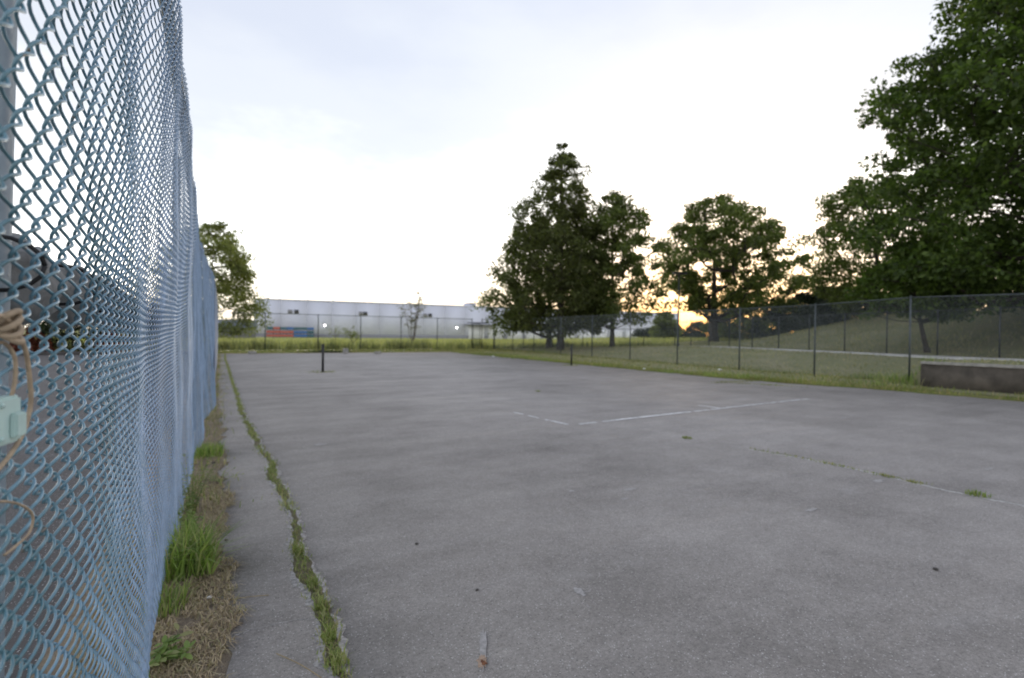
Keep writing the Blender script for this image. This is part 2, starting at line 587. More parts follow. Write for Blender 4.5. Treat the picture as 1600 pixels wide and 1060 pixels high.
def grid_sheet(name, xs, ys, mat, zoff=0.0, zf=ground_z):
    X, Y = np.meshgrid(np.asarray(xs, float), np.asarray(ys, float))
    Z = (zf(X, Y) if zf else np.zeros_like(X)) + zoff
    nx, ny = X.shape[1], X.shape[0]
    i = np.arange(ny - 1)[:, None] * nx + np.arange(nx - 1)[None, :]
    q = np.stack([i, i + 1, i + nx + 1, i + nx], -1).reshape(-1, 4)
    return struct(MB().add(np.stack([X, Y, Z], -1), q).build(name, mat, smooth=True))


def L(a, b, s):
    return list(np.arange(a, b, s))


FZ = lambda x, y: np.zeros_like(np.asarray(x, float))
grid_sheet('lawn', L(17.6, 20.5, 0.4) + [20.55, 20.68, 20.80, 20.95] + L(21.4, 56, 0.6) + L(56, 130, 6) + L(130, 900, 70),
           L(-120, -20, 10) + L(-20, 7.5, 0.8) + [7.9, 8.3, 8.7] + L(9.2, 46.0, 0.6) + [46.0], M['lawn'])
grid_sheet('field', L(-2500, -160, 220) + L(-160, 0, 16) + L(0, 60, 2) + L(60, 200, 10) + L(200, 2600, 150),
           [46.0] + L(47, 60, 1) + L(60, 160, 6) + L(160, 3000, 190), M['field'])
grid_sheet('far_verge', L(-0.74, 17.6, 1.0) + [17.6], [39.0, 41, 43, 46.0], M['verge'], -0.03, FZ)
grid_sheet('parking_lot', [-600, -200, -60, -20, -0.74], [-120, -40, 0, 20, 40.0], M['lot'], 0, FZ)
grid_sheet('grass_strip', [-600, -200, -60, -20, -0.74], [40.0, 43, 46.0], M['soil'], 0.0, FZ)
grid_sheet('soil_strip', [-0.74, -0.2, 0.4], [-120, -20, 0, 20, 39.0], M['soil'], -0.005, FZ)


def ragged(name, left, right, mat, z, thick=0.03):
    """a flat sheet with ragged edges: left and right are lists of (x, y) with the same count"""
    k = len(left)
    v = [(a[0], a[1], z) for a in left] + [(b[0], b[1], z) for b in right]
    v += [(a[0], a[1], z - thick) for a in left] + [(b[0], b[1], z - thick) for b in right]
    q = []
    for i in range(k - 1):
        q.append((i, k + i, k + i + 1, i + 1))
        q.append((2 * k + i, i, i + 1, 2 * k + i + 1))
        q.append((k + i, 3 * k + i, 3 * k + i + 1, k + i + 1))
    return MB().add(v, q).build(name, mat)


def wob(t, amp, f=1.0, ph=0.0):
    return amp * (math.sin(t * 1.7 * f + ph) + 0.6 * math.sin(t * 4.3 * f + 1.3 + ph * 2) + 0.4 * math.sin(t * 9.7 * f + 2.1 + ph) + 0.3 * math.sin(t * 21.3 * f + ph * 3)) / 1.6


# court: asphalt laid right across, crumbling edges left and right
ys = [-120, -60, -20] + L(-10, 39.6, 0.12) + [39.6]
lf, rt = [], []
for y in ys:
    lf.append((0.0 + wob(y, 0.05, 1.6) + (0.0 if y < 8 else -0.05), y))
    rt.append((17.0 + 1.3 * float(sstep(13, 6, y)) + wob(y, 0.10, 0.7, 2), y))
court = struct(ragged('court', lf, rt, M['court'], 0.0))
# pavement edge at the far end is ragged too: a loose apron of thin grass soil over it
apron_l = [(x, 39.2 + wob(x, 0.14, 1.2, 1)) for x in L(-0.4, 18.4, 0.3)]
apron_r = [(x, 40.1) for x in L(-0.4, 18.4, 0.3)]
struct(ragged('soil_apron', apron_l, apron_r, M['soil'], 0.012, 0.02))
side_l = [(16.75 + 1.3 * float(sstep(13, 6, y)) + wob(y, 0.13, 1.1, 5), y) for y in L(-10, 39.6, 0.3)]
side_r = [(18.3 + 1.0 * float(sstep(13, 6, y)), y) for y in L(-10, 39.6, 0.3)]
struct(ragged('grass_verge', side_l, side_r, M['verge'], 0.014, 0.03))

# painted court lines, worn to broken strokes
def stroke(name, a, b, w, mat, z, keep=1.0, seed=0, step=0.1):
    r = random.Random(seed)
    a, b = np.array(a, float), np.array(b, float)
    d = b - a
    ln = np.linalg.norm(d)
    u = d / ln
    nrm = np.array((-u[1], u[0]))
    mb = MB()
    t = 0.0
    while t < ln:
        seg = min(step * r.uniform(0.5, 1.6), ln - t)
        if r.random() < keep:
            w0, w1 = w * r.uniform(0.55, 1.0) / 2, w * r.uniform(0.55, 1.0) / 2
            o = nrm * r.uniform(-0.006, 0.006)
            p, q_ = a + u * t + o, a + u * (t + seg) + o
            mb.add([(*(p - nrm * w0), z), (*(q_ - nrm * w1), z), (*(q_ + nrm * w1), z), (*(p + nrm * w0), z)], [(0, 1, 2, 3)])
        t += seg
    return struct(mb.build(name, mat))


stroke('court_line', (5.5, 7.2), (13.3, 7.55), 0.095, M['line'], 0.004, 0.72, 1)
stroke('court_line', (6.3, 7.235), (8.7, 7.34), 0.095, M['tape'], 0.006, 0.8, 2)
stroke('court_line', (5.36, 7.25), (5.2, 8.9), 0.075, M['line'], 0.004, 0.75, 3)
stroke('court_line', (5.18, 9.2), (4.9, 12.8), 0.045, M['line_faint'], 0.004, 0.4, 4)
stroke('court_line', (9.65, 7.43), (9.6, 7.95), 0.085, M['tape'], 0.006, 1.0, 5)
stroke('court_line', (9.75, 7.42), (13.0, 7.56), 0.08, M['line'], 0.006, 0.6, 6)

# ------------------------------------------------------------------ grass blades
def blades(mb, P, H, W, lean=0.5, curl=0.5, r=rng):
    """each blade: 5 verts, two quads and a tip"""
    n = len(P)
    P = np.asarray(P, float)
    H = np.broadcast_to(np.asarray(H, float), (n,))
    W = np.broadcast_to(np.asarray(W, float), (n,))
    a = r.uniform(0, 2 * math.pi, n)
    d = np.stack([np.cos(a), np.sin(a), np.zeros(n)], 1)
    s = np.stack([-np.sin(a), np.cos(a), np.zeros(n)], 1)
    tw = r.uniform(-0.7, 0.7, n)
    s = s * np.cos(tw)[:, None] + d * np.sin(tw)[:, None]
    le = r.uniform(0.15, 1.0, n) * lean
    up = np.array((0, 0, 1.0))
    v = np.empty((n, 5, 3))
    m1 = P + up * (H * 0.5)[:, None] + d * (H * le * 0.28)[:, None]
    tip = P + up * (H * (1 - curl * 0.35 * le))[:, None] + d * (H * le)[:, None]
    v[:, 0] = P - s * (W / 2)[:, None]
    v[:, 1] = P + s * (W / 2)[:, None]
    v[:, 2] = m1 + s * (W * 0.4)[:, None]
    v[:, 3] = m1 - s * (W * 0.4)[:, None]
    v[:, 4] = tip
    i = np.arange(n)[:, None] * 5
    mb.add(v, i + np.array([[0, 1, 2, 3]]), i + np.array([[3, 2, 4]]))
    return mb


def uni(n, x0, x1, y0, y1):
    return rng.uniform(x0, x1, n), rng.uniform(y0, y1, n)


# grass along the court's right edge, the fence line, and the far end
mb = MB()
n = 26000
y = rng.uniform(-2, 39.4, n)
x = 16.85 + 1.3 * sstep(13, 6, y) + rng.exponential(0.55, n) + rng.normal(0, 0.10, n)
P = np.stack([x, y, ground_z(x, y) + 0.0], 1)
dens = np.sin(y * 1.9) + np.sin(y * 0.63 + 1) + np.sin(x * 3.1 + y * 5.2)
k = dens > rng.uniform(-2.2, 1.2, n)
blades(mb, P[k], rng.uniform(0.05, 0.17, k.sum()) * (1 + 0.5 * (dens[k] > 1.2)), 0.022, 0.8)
x, y = uni(9000, 18, 24, 2, 45)
x = np.where(rng.random(9000) < 0.5, x, 21.3 + (y - 8) * 0.085 + rng.normal(0, 0.25, 9000))
k = (y > 8.2) | (x < 20.4)
blades(mb, np.stack([x, y, ground_z(x, y)], 1)[k], rng.uniform(0.04, 0.13, k.sum()), 0.02, 0.9)
struct(mb.build('verge_grass', M['blade_verge']), 'stuff')
mb = MB()
for cx, cy, n_, sp, hh in ((17.6, 12.3, 260, 0.5, 0.28), (17.2, 13.6, 200, 0.5, 0.26), (17.0, 15.5, 160, 0.4, 0.22), (17.1, 20.0, 200, 0.5, 0.2),
                           (17.2, 25.5, 260, 0.8, 0.22), (17.3, 29.0, 400, 1.2, 0.26), (17.4, 33.0, 400, 1.2, 0.26), (21.6, 9.8, 160, 0.5, 0.3),
                           (20.9, 8.3, 240, 0.5, 0.42), (19.4, 9.0, 120, 0.5, 0.2), (24.0, 37.0, 200, 1.0, 0.3)):
    p = np.stack([rng.normal(cx, sp * 0.5, n_), rng.normal(cy, sp, n_)], 1)
    blades(mb, np.column_stack([p, ground_z(p[:, 0], p[:, 1])]), rng.uniform(0.5, 1.1, n_) * hh, 0.02, 0.7)
struct(mb.build('rank_grass', M['blade_green']), 'stuff')
mb = MB()
n = 60000
x = 18 + 34 * rng.random(n)
y = rng.uniform(0, 45, n)
pat = np.sin(x * 0.9 + y * 0.35) + np.sin(y * 1.1 - x * 0.5) + np.sin(x * 2.7 + y * 1.9)
k = (pat > rng.uniform(-2.6, 1.6, n)) & ((y > 8.4) | (x > 21.4)) & (np.abs(x - rear_x(y) + 1.2) > 0.95)
x, y = x[k], y[k]
d_ = np.clip((x - rear_x(y)) / 6.0, 0, 1)
blades(mb, np.stack([x, y, ground_z(x, y) - 0.01], 1), rng.uniform(0.05, 0.15, len(x)) * (1 + 1.1 * d_), 0.035, 1.0)
struct(mb.build('lawn_grass', leafy('lawn_blade', [(0.17, 0.19, 0.085), (0.25, 0.26, 0.12), (0.34, 0.315, 0.18), (0.43, 0.36, 0.23)], 0.3)), 'stuff')
# far end: short verge and the tall weeds along the far fence
mb = MB()
x, y = uni(9000, -1, 24, 39.5, 45.6)
blades(mb, np.stack([x, y, ground_z(x, y)], 1), rng.uniform(0.05, 0.2, 9000), 0.03, 0.8)
struct(mb.build('short_grass', M['blade_verge']), 'stuff')
mb = MB()
n = 15000
x = rng.uniform(-14, 60, n)
base_y = np.where(x < 24.2, 45.9, 46.2 - (x - 24.4) * 0.76)
y = base_y + np.abs(rng.normal(0.4, 0.9, n))
k = (x < 39) & ((np.sin(x * 2.3) + np.sin(x * 5.1 + 1) + np.sin(x * 0.9)) > rng.uniform(-3.2, 1.6, n))
x, y = x[k], y[k]
hh = np.where(x < 24, 1.0, 0.6)
blades(mb, np.stack([x, y, ground_z(x, y)], 1), rng.uniform(0.4, 1.2, len(x)) * hh, rng.uniform(0.03, 0.09, len(x)), 0.45)
struct(mb.build('tall_weeds', M['blade_tall']), 'stuff')
mb = MB()
n = 26000
x = rng.uniform(-30, 70, n)
y = 47.5 + 60 * rng.random(n) ** 1.7
blades(mb, np.stack([x, y, ground_z(x, y)], 1), rng.uniform(0.2, 0.6, n), 0.07, 0.6)
struct(mb.build('field_grass', leafy('field_blade', [(0.31, 0.33, 0.10), (0.42, 0.42, 0.16), (0.52, 0.47, 0.22)], 0.4)), 'stuff')

# the long crack that runs beside the fence, grass growing in it
CR = [(-1.5, .47), (1.0, .50), (2.0, .47), (2.47, .50), (3.0, .52), (3.4, .495), (4.1, .51), (4.7, .56), (5.5, .545), (6.0, .50), (6.6, .55), (7.8, .47), (9.0, .44),
      (11.0, .37), (14.2, .37), (18, .33), (25.9, .30), (32, .25), (39.2, .3)]


def crack_x(yy):
    return float(np.interp(yy, [c[0] for c in CR], [c[1] for c in CR])) + wob(yy, 0.016, 3.0, 4)


cy = L(-1.5, 39, 0.03)
crw = lambda yy: 0.030 + 0.014 * math.sin(yy * 2.3) + 0.010 * math.sin(yy * 7.1 + 1)
struct(ragged('crumbled_edge', [(crack_x(t) - crw(t) - 0.030 - wob(t, 0.022, 4.5, 1) - 0.011 * math.sin(t * 83) * math.sin(t * 31), t) for t in cy],
              [(crack_x(t) + crw(t) + 0.028 + wob(t, 0.022, 5.2, 3) + 0.011 * math.sin(t * 91) * math.sin(t * 37), t) for t in cy], M['crumb'], 0.004, 0.004))
struct(ragged('crack', [(crack_x(t) - crw(t) - wob(t, 0.012, 6, 2), t) for t in cy],
              [(crack_x(t) + crw(t) + wob(t, 0.012, 6.5, 5), t) for t in cy], M['crack_soil'], 0.008, 0.004))
mb = MB()
n = 15000
y = -1.0 + 40 * rng.random(n) ** 1.7
dens = np.sin(y * 5.3) + np.sin(y * 2.1 + 1) + np.sin(y * 11.7)
k = dens > rng.uniform(-2.6, 1.0, n)
y = y[k]
x = np.array([crack_x(t) for t in y]) + rng.normal(0, 0.028, len(y))
blades(mb, np.stack([x, y, np.full(len(y), 0.006)], 1), rng.uniform(0.012, 0.05, len(y)), rng.uniform(0.004, 0.009, len(y)), 1.3, 0.9)
for ty in (1.95, 2.2, 2.5, 2.72, 3.05, 3.35, 3.9):
    n_ = 90
    p = np.stack([np.full(n_, crack_x(ty)) + rng.normal(0, 0.022, n_), rng.normal(ty, 0.035, n_), np.full(n_, 0.006)], 1)
    blades(mb, p, rng.uniform(0.03, 0.085, n_), rng.uniform(0.004, 0.008, n_), 1.0, 0.8)
struct(mb.build('crack_grass', M['blade_crack']), 'stuff')

# the other cracks: pale line with tufts, right foreground; two short ones near the verge
def small_crack(name, pts, w, tufts, seed, bl=0.05):
    r = random.Random(seed)
    pp = np.array(pts, float)
    ds = np.concatenate([[0], np.cumsum(np.linalg.norm(np.diff(pp, axis=0), axis=1))])
    ts = np.arange(0, ds[-1], 0.05)
    cxy = np.stack([np.interp(ts, ds, pp[:, 0]), np.interp(ts, ds, pp[:, 1])], 1)
    d = pp[-1] - pp[0]
    d /= np.linalg.norm(d)
    nn = np.array((-d[1], d[0]))
    le = [tuple(c + nn * (w * r.uniform(0.2, 1.0) + wob(t, 0.02, 2, seed))) for c, t in zip(cxy, ts)]
    ri = [tuple(c - nn * (w * r.uniform(0.2, 1.0) - wob(t, 0.02, 2, seed))) for c, t in zip(cxy, ts)]
    struct(ragged(name, le, ri, M['pale'], 0.004, 0.004))
    m_ = MB()
    for f, cnt, sp in tufts:
        c = np.array((np.interp(f * ds[-1], ds, pp[:, 0]), np.interp(f * ds[-1], ds, pp[:, 1])))
        al = rng.normal(0, sp, cnt)
        pt = c + d[None, :] * al[:, None] + nn[None, :] * rng.normal(0, 0.02, cnt)[:, None]
        blades(m_, np.column_stack([pt, np.full(cnt, 0.004)]), rng.uniform(0.4, 1.2, cnt) * bl, 0.008, 1.0)
    struct(m_.build('crack_grass', M['blade_verge']), 'stuff')


def px_ground(u, v_, z=0.0):
    """where the ray through picture point (u, v_) meets the ground: used once to read positions off the photograph"""
    d = Vector(((u - 800) / 790, (530 - v_) / 790, -1.0))
    d = cam.matrix_world.to_3x3() @ d
    t = (z - CAM_Z) / d.z
    return (d.x * t, d.y * t)


small_crack('crack', [px_ground(*q) for q in ((1168, 702), (1250, 716), (1330, 733), (1410, 751), (1480, 767), (1540, 779), (1600, 791), (1700, 812))], 0.030,
            [(0.06, 40, 0.15), (0.2, 50, 0.2), (0.33, 60, 0.15), (0.52, 70, 0.06), (0.60, 60, 0.05), (0.45, 30, 0.3)], 3, 0.036)
small_crack('crack', [(15.2, 11.1), (15.8, 10.3), (16.2, 9.3)], 0.02, [(0.1, 70, 0.15), (0.4, 120, 0.3), (0.75, 60, 0.3)], 4, 0.06)
small_crack('crack', [(14.9, 11.5), (16.6, 11.3)], 0.02, [(0.1, 120, 0.2), (0.4, 120, 0.3), (0.8, 80, 0.2)], 5, 0.08)

def hairline(pts, w, seed):
    r = random.Random(seed)
    pp = spline2(pts)
    le, ri = [], []
    for i, (x, y_) in enumerate(pp):
        k_ = w * r.uniform(0.2, 1.0)
        o_ = r.uniform(-0.009, 0.009)
        y_ += r.uniform(-0.006, 0.006)
        le.append((x + o_, y_ + k_ / 2))
        ri.append((x + o_, y_ - k_ / 2))
    struct(ragged('hairline_crack', ri, le, M['crumb'], 0.003, 0.003))


def spline2(pts, n=14):
    p = np.array(pts, float)
    t = np.linspace(0, len(p) - 1, (len(p) - 1) * n + 1)
    return np.stack([np.interp(t, range(len(p)), p[:, 0]), np.interp(t, range(len(p)), p[:, 1])], 1)


hairline([px_ground(*q) for q in ((358, 997), (392, 985), (430, 976), (470, 968), (495, 970))], 0.008, 1)
hairline([px_ground(*q) for q in ((335, 690), (362, 686), (392, 684), (404, 685))], 0.03, 2)
hairline([px_ground(*q) for q in ((352, 612), (362, 611), (372, 611))], 0.10, 3)

# rusty spot where something was bolted down, with its pale streak
def blot(name, cx, cy_, rx, ry, z, mat, seed, n=26, rot=0.0):
    r = random.Random(seed)
    v = [(cx, cy_, z)]
    for i in range(n):
        a = 2 * math.pi * i / n
        k_ = r.uniform(0.6, 1.1)
        p_, q_ = math.cos(a) * rx * k_, math.sin(a) * ry * k_
        v.append((cx + p_ * math.cos(rot) - q_ * math.sin(rot), cy_ + p_ * math.sin(rot) + q_ * math.cos(rot), z))
    return struct(MB().add(v, None, [(0, i + 1, (i + 1) % n + 1) for i in range(n)]).build(name, mat))


rx_, ry_ = px_ground(755, 1036)
rr_ = math.atan2(ry_, rx_) - math.pi / 2
blot('pale_stain', rx_ - math.sin(rr_) * 0.12, ry_ + math.cos(rr_) * 0.12, 0.022, 0.20, 0.003, M['line_faint'], 3, 26, rr_)
blot('rust_halo', rx_, ry_ + 0.012, 0.030, 0.060, 0.0045, M['rust_pale'], 7, 26, rr_)
blot('rust_stain', rx_, ry_ - 0.005, 0.016, 0.024, 0.006, M['rust'], 4)
for i, (u, v_, a, b) in enumerate(((500, 695, .10, .05), (905, 925, .035, .06), (1318, 653, .16, .05), (1520, 657, .16, .04), (1268, 797, .1, .03),
                                  (1372, 752, .09, .05), (985, 765, .08, .04), (975, 780, .05, .03), (893, 768, .05, .03), (1545, 733, .14, .03), (560, 581, .5, .12), (400, 593, .5, .08))):
    blot('pale_stain', *px_ground(u, v_), a, b, 0.003, M['line_faint'], 20 + i)

# dry grass and straw under the left fence
ys2 = L(-2, 39.0, 0.02)
struct(ragged('straw_bed', [(-0.74, t) for t in ys2], [(0.03 + wob(t, 0.05, 1.9, 3) + wob(t, 0.035, 6, 1) + 0.012 * math.sin(t * 171) + 0.01 * math.sin(t * 97 + 2) - 0.10 * float(sstep(9, 14, t)), t) for t in ys2], M['soil'], 0.007, 0.007))
mb = MB()
n = 32000
y = np.where(rng.random(n) < 0.55, rng.uniform(1.2, 6.0, n), -1.0 + 40 * rng.random(n) ** 2.1)
x = rng.uniform(-0.6, 0.06, n)
x = x + np.array([wob(t, 0.075, 1.9, 3) for t in y]) * (x > -0.2)
P = np.stack([x, y, np.full(n, 0.008)], 1)
blades(mb, P, rng.uniform(0.015, 0.06, n), rng.uniform(0.003, 0.007, n), 2.4, 1.4)
struct(mb.build('straw', M['blade_dry']), 'stuff')
mb = MB()
for _ in range(2600):
    if rng.random() < 0.55:
        yy = -1 + 22 * rng.random() ** 1.8
        xx = 0.02 + wob(yy, 0.06, 1.8, 3) + rng.normal(0, 0.055)
    else:
        yy = -1 + 25 * rng.random() ** 1.8
        xx = crack_x(yy) + rng.choice((-1, 1)) * abs(rng.normal(0.055, 0.03))
    sz = rng.uniform(0.002, 0.0065)
    v8 = rng.uniform(0.5, 1.0, (6, 1)) * np.array([(1, 0, 0), (0, 1, 0), (-1, 0, 0), (0, -1, 0), (0, 0, 0.8), (0, 0, -0.5)]) * sz + (xx, yy, 0.006)
    mb.add(v8, None, [(0, 1, 4), (1, 2, 4), (2, 3, 4), (3, 0, 4), (1, 0, 5), (2, 1, 5), (3, 2, 5), (0, 3, 5)])
struct(mb.build('asphalt_crumbs', M['crumb']), 'stuff')
mb = MB()
n = 5200
y = 5.0 + 34 * rng.random(n)
x = rng.normal(-0.18, 0.16, n)
k = (np.sin(y * 1.3) + np.sin(y * 3.7)) > rng.uniform(-1.5, 1.5, n)
blades(mb, np.stack([x, y, np.full(n, 0.008)], 1)[k], rng.uniform(0.03, 0.12, k.sum()), 0.008, 1.0)
struct(mb.build('fence_line_grass', M['blade_verge']), 'stuff')


def tuft(name, label, cx, cy_, n_, spread, hlo, hhi, w, mat, lean, seed):
    r = np.random.default_rng(seed)
    m_ = MB()
    p = np.stack([np.clip(r.normal(0, spread, n_), -1.5 * spread, 1.5 * spread), np.clip(r.normal(0, spread * 1.3, n_), -1.9 * spread, 1.9 * spread), np.zeros(n_)], 1)
    blades(m_, p, r.uniform(hlo, hhi, n_), w, lean, 0.9, r)
    o = m_.build(name, mat)
    o.location = (cx, cy_, 0.008)
    return tag(o, label, 'weed')


def weed(name, label, cx, cy_, stems, h, spread, leaf, per, mat, seed, droop=0.3):
    """upright weed: thin stems carrying pairs of small leaves"""
    r = random.Random(seed)
    t = thing(name, label, 'weed', (cx, cy_, 0.008))
    ms, ml = MB(), MB()
    for s in range(stems):
        a = r.uniform(0, 2 * math.pi)
        hh = h * r.uniform(0.6, 1.05)
        out = spread * r.uniform(0.3, 1.0)
        pts = []
        for i in range(6):
            f = i / 5
            pts.append((math.cos(a) * (0.02 + out * f ** 1.4), math.sin(a) * (0.02 + out * f ** 1.4), hh * (f - droop * 0.4 * f ** 3)))
        ms.tube(pts, np.linspace(0.0022, 0.0010, 6), 4)
        pp = np.array(pts)
        for i in range(per):
            f = r.uniform(0.15, 1.0)
            c = np.array([np.interp(f, np.linspace(0, 1, 6), pp[:, q]) for q in range(3)])
            b = r.uniform(0, 2 * math.pi)
            ln = leaf * r.uniform(0.6, 1.15) * (1.15 - 0.5 * f)
            d = np.array((math.cos(b), math.sin(b), r.uniform(-0.15, 0.55)))
            d /= np.linalg.norm(d)
            sd = np.array((-math.sin(b), math.cos(b), r.uniform(-0.3, 0.3)))
            w = ln * 0.19
            dn = np.array((0, 0, -ln * 0.14))
            ml.add([c, c + d * ln * 0.4 + sd * w, c + d * ln * 0.4 - sd * w, c + d * ln * 0.75 + sd * w * 0.8 + dn * 0.5, c + d * ln * 0.75 - sd * w * 0.8 + dn * 0.5, c + d * ln + dn],
                   [(1, 2, 4, 3)], [(0, 2, 1), (3, 4, 5)])
    ms.build('stem', M['blade_green'], t)
    ml.build('leaves', mat, t)
    return t


tuft('grass_clump', 'bright green grass clump at the foot of the blue fence, largest of them', -0.17, 3.95, 420, 0.085, 0.12, 0.40, 0.012, M['broad'], 1.25, 31)
weed('weed', 'tall thin-stemmed weed leaning on the blue fence behind the big grass clump', -0.20, 5.1, 16, 0.62, 0.20, 0.05, 20, M['blade_green'], 32)
tuft('grass_clump', 'small green grass clump at the fence foot just past the tall weed', -0.12, 7.5, 260, 0.10, 0.08, 0.22, 0.010, M['broad'], 0.9, 33)
weed('weed', 'broad-leaved weed nearest the camera at the fence foot, bottom of the photo', -0.19, 2.88, 9, 0.13, 0.13, 0.085, 7, M['broad'], 34, 0.6)
weed('weed', 'low leafy weed half under the fence at the very bottom edge of the photo', -0.24, 2.62, 7, 0.14, 0.10, 0.07, 7, M['broad'], 35, 0.6)
weed('weed', 'sprawling pale weed creeping from the fence onto the asphalt', 0.02, 6.1, 12, 0.14, 0.40, 0.04, 12, M['blade_crack'], 36, 0.9)
weed('weed', 'leafy green weed under the mesh between the big clump and the tall weed', -0.2, 4.55, 12, 0.34, 0.16, 0.06, 16, M['broad'], 37)
tuft('grass_clump', 'grass clump at the fence foot between the nearest weed and the big clump', -0.26, 3.45, 140, 0.06, 0.06, 0.2, 0.008, M['blade_green'], 0.9, 38)
for i, (u, v_, lb) in enumerate(((1073, 686, 'tiny lone weed in the open asphalt below the court corner'), (841, 612, 'tiny pale weed in the asphalt between the two net posts'),
                                 (1528, 776, 'green grass tuft in the pale crack at the right edge of the court'))):
    tuft('grass_tuft', lb, *px_ground(u, v_), 90, 0.035 if i < 2 else 0.045, 0.02, (0.05, 0.04, 0.075)[i], 0.009, M['blade_crack'] if i < 2 else M['blade_green'], 1.0, 60 + i)

# ------------------------------------------------------------------ left chain-link fence
TOPX = [(-4, -.205), (.9, -.205), (2.5, -.17), (4, -.19), (5.5, -.22), (9, -.30), (13, -.25), (16, -.13), (25, -.11), (46, -.13)]
BOTX = [(-4, -.245), (.7, -.24), (1.4, -.245), (2.6, -.28), (4, -.29), (6, -.27), (7.4, -.27), (8.6, -.17), (9.6, -.25), (10.6, -.24), (12, -.03), (13.2, -.14), (16, -.15), (46, -.15)]
_tx = np.array(TOPX)
_bx = np.array(BOTX)


def smooth_interp(t, A):
    t = np.asarray(t, float)
    s = 0
    for o, w in ((-0.5, .25), (0, .5), (0.5, .25)):
        s = s + w * np.interp(t + o, A[:, 0], A[:, 1])
    return s


def fab_x(t, z):
    """the slack fabric: x of its surface at distance t along the fence and height z"""
    f = np.clip(z / 3.0, 0, 1)
    b = smooth_interp(t, _bx)
    tp = smooth_interp(t, _tx)
    g = f ** 0.8
    x = b * (1 - g) + tp * g
    x = x - 0.02 * np.sin(np.clip(f, 0, 1) * math.pi) * sstep(1.2, 2.4, t) * (1 - sstep(3, 8, t))
    x = x + 0.008 * np.sin(t * 3.1 + z * 2.3) + 0.006 * np.sin(t * 1.3 - z * 5.1 + 1) + 0.004 * np.sin(t * 7.7 + z * 3.7)
    # vertical slack folds
    x = x + 0.007 * np.sin(t * 4.2 + 0.8 * np.sin(z * 2.0)) * sstep(4.5, 8, t) * (1 - sstep(14, 20, t)) * (1 - 0.6 * f)
    return x


FH = 3.06
PITCHW = 0.0362


def z_table(t):
    """heights of the bends of the wire at t: fabric has slid down and bunched at chest height near the camera"""
    near = float(1 - sstep(3.5, 9, t))
    zs = [0.035 + 0.012 * math.sin(t * 2.1)]
    while zs[-1] < FH:
        z = zs[-1]
        s = 0.0335
        up = float(sstep(1.66, 1.95, z))
        mid = math.exp(-((z - 1.5) / 0.22) ** 2)
        sn = 0.0265 + 0.0085 * up - 0.0065 * mid
        zs.append(z + s * (1 - near) + sn * near)
    return np.array(zs)


def wire_pts(i, t0, sub, rad):
    t = t0 + i * PITCHW
    zs = z_table(t)
    k = len(zs)
    amp = PITCHW / 2 + rad * 0.9
    sgn = np.where((np.arange(k) + i) % 2 == 0, 1.0, -1.0)
    u = np.linspace(0, k - 1, (k - 1) * sub + 1)
    i0 = np.minimum(np.floor(u).astype(int), k - 2)
    f = u - i0
    z = zs[i0] + (zs[i0 + 1] - zs[i0]) * (f + 0.05 * np.sin(2 * math.pi * f))
    # flattened spiral: rounded bends, one stroke in front of the other
    ph = math.pi * f
    dt = amp * sgn[i0] * np.cos(ph) * (1.0 if sub < 3 else 1) 
    if sub >= 3:
        dt = amp * sgn[i0] * np.sign(np.cos(ph)) * np.abs(np.cos(ph)) ** 0.95
    dep = 0.0064 * (-sgn[i0]) * np.sin(ph)
    jit = 0.0030 * math.sin(i * 12.9898) + 0.004 * math.sin(i * 0.71)
    tt = t + dt + jit + 0.0028 * np.sin(z * 9 + i * 1.7) + 0.0035 * np.sin(z * 3.3 + i * 0.37)
    x = fab_x(tt, z) + dep
    return np.stack([x, tt, z], 1)


def lean_near(p):
    return p


fence = thing('chain_link_fence', 'tall slack blue-green chain-link fence running away along the left of the court', 'fence', (-0.2, 0.0, 0.0))
OFF = Vector((-0.2, 0.0, 0.0))


def fchild(mb, name, mat, smooth=True):
    o = mb.build(name, mat, None, smooth, loc=None)
    o.parent = fence
    o.matrix_parent_inverse = Matrix.Translation(-OFF)
    return o


T0 = 0.45
NW1, NW2, NW3 = 66, 96, 262
for i in range(NW1):
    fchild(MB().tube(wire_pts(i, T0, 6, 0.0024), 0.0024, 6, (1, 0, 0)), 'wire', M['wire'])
for i in range(NW1, NW1 + NW2):
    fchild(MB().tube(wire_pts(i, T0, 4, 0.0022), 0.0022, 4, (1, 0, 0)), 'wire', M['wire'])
mb = MB()
for i in range(NW1 + NW2, NW1 + NW2 + NW3):
    mb.tube(wire_pts(i, T0, 2, 0.0025), 0.0025, 3, (1, 0, 0), False)
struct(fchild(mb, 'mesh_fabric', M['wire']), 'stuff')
T_FAB = T0 + (NW1 + NW2 + NW3) * PITCHW


def panel_mesh(name, w, h, rad, mat):
    """flat run of woven wire w x h, bends every 36 mm, in its own x-z plane"""
    m_ = MB()
    kx, kz = int(round(w / PITCHW)), int(round(h / 0.036))
    zs = np.linspace(0.03, h, kz + 1)
    for i in range(kx):
        sg = np.where((np.arange(kz + 1) + i) % 2 == 0, 1.0, -1.0)
        xx = (i + 0.5) * w / kx + sg * (PITCHW / 2 + rad * 0.6)
        m_.tube(np.stack([xx, rad * sg * 0.5, zs], 1), rad, 3, (0, 1, 0), False)
    o = m_.build(name, mat)
    me = o.data
    bpy.data.objects.remove(o)
    me.name = name
    return me


PM_BLUE = panel_mesh('blue_mesh_panel', 4.2, 3.05, 0.0028, M['wire_far'])
PM_GREY = panel_mesh('grey_mesh_panel', 4.2, 3.05, 0.0021, M['mesh_grey'])
PM_DARK = panel_mesh('dark_mesh_panel', 2.7, 2.4, 0.0027, M['mesh_dark'])

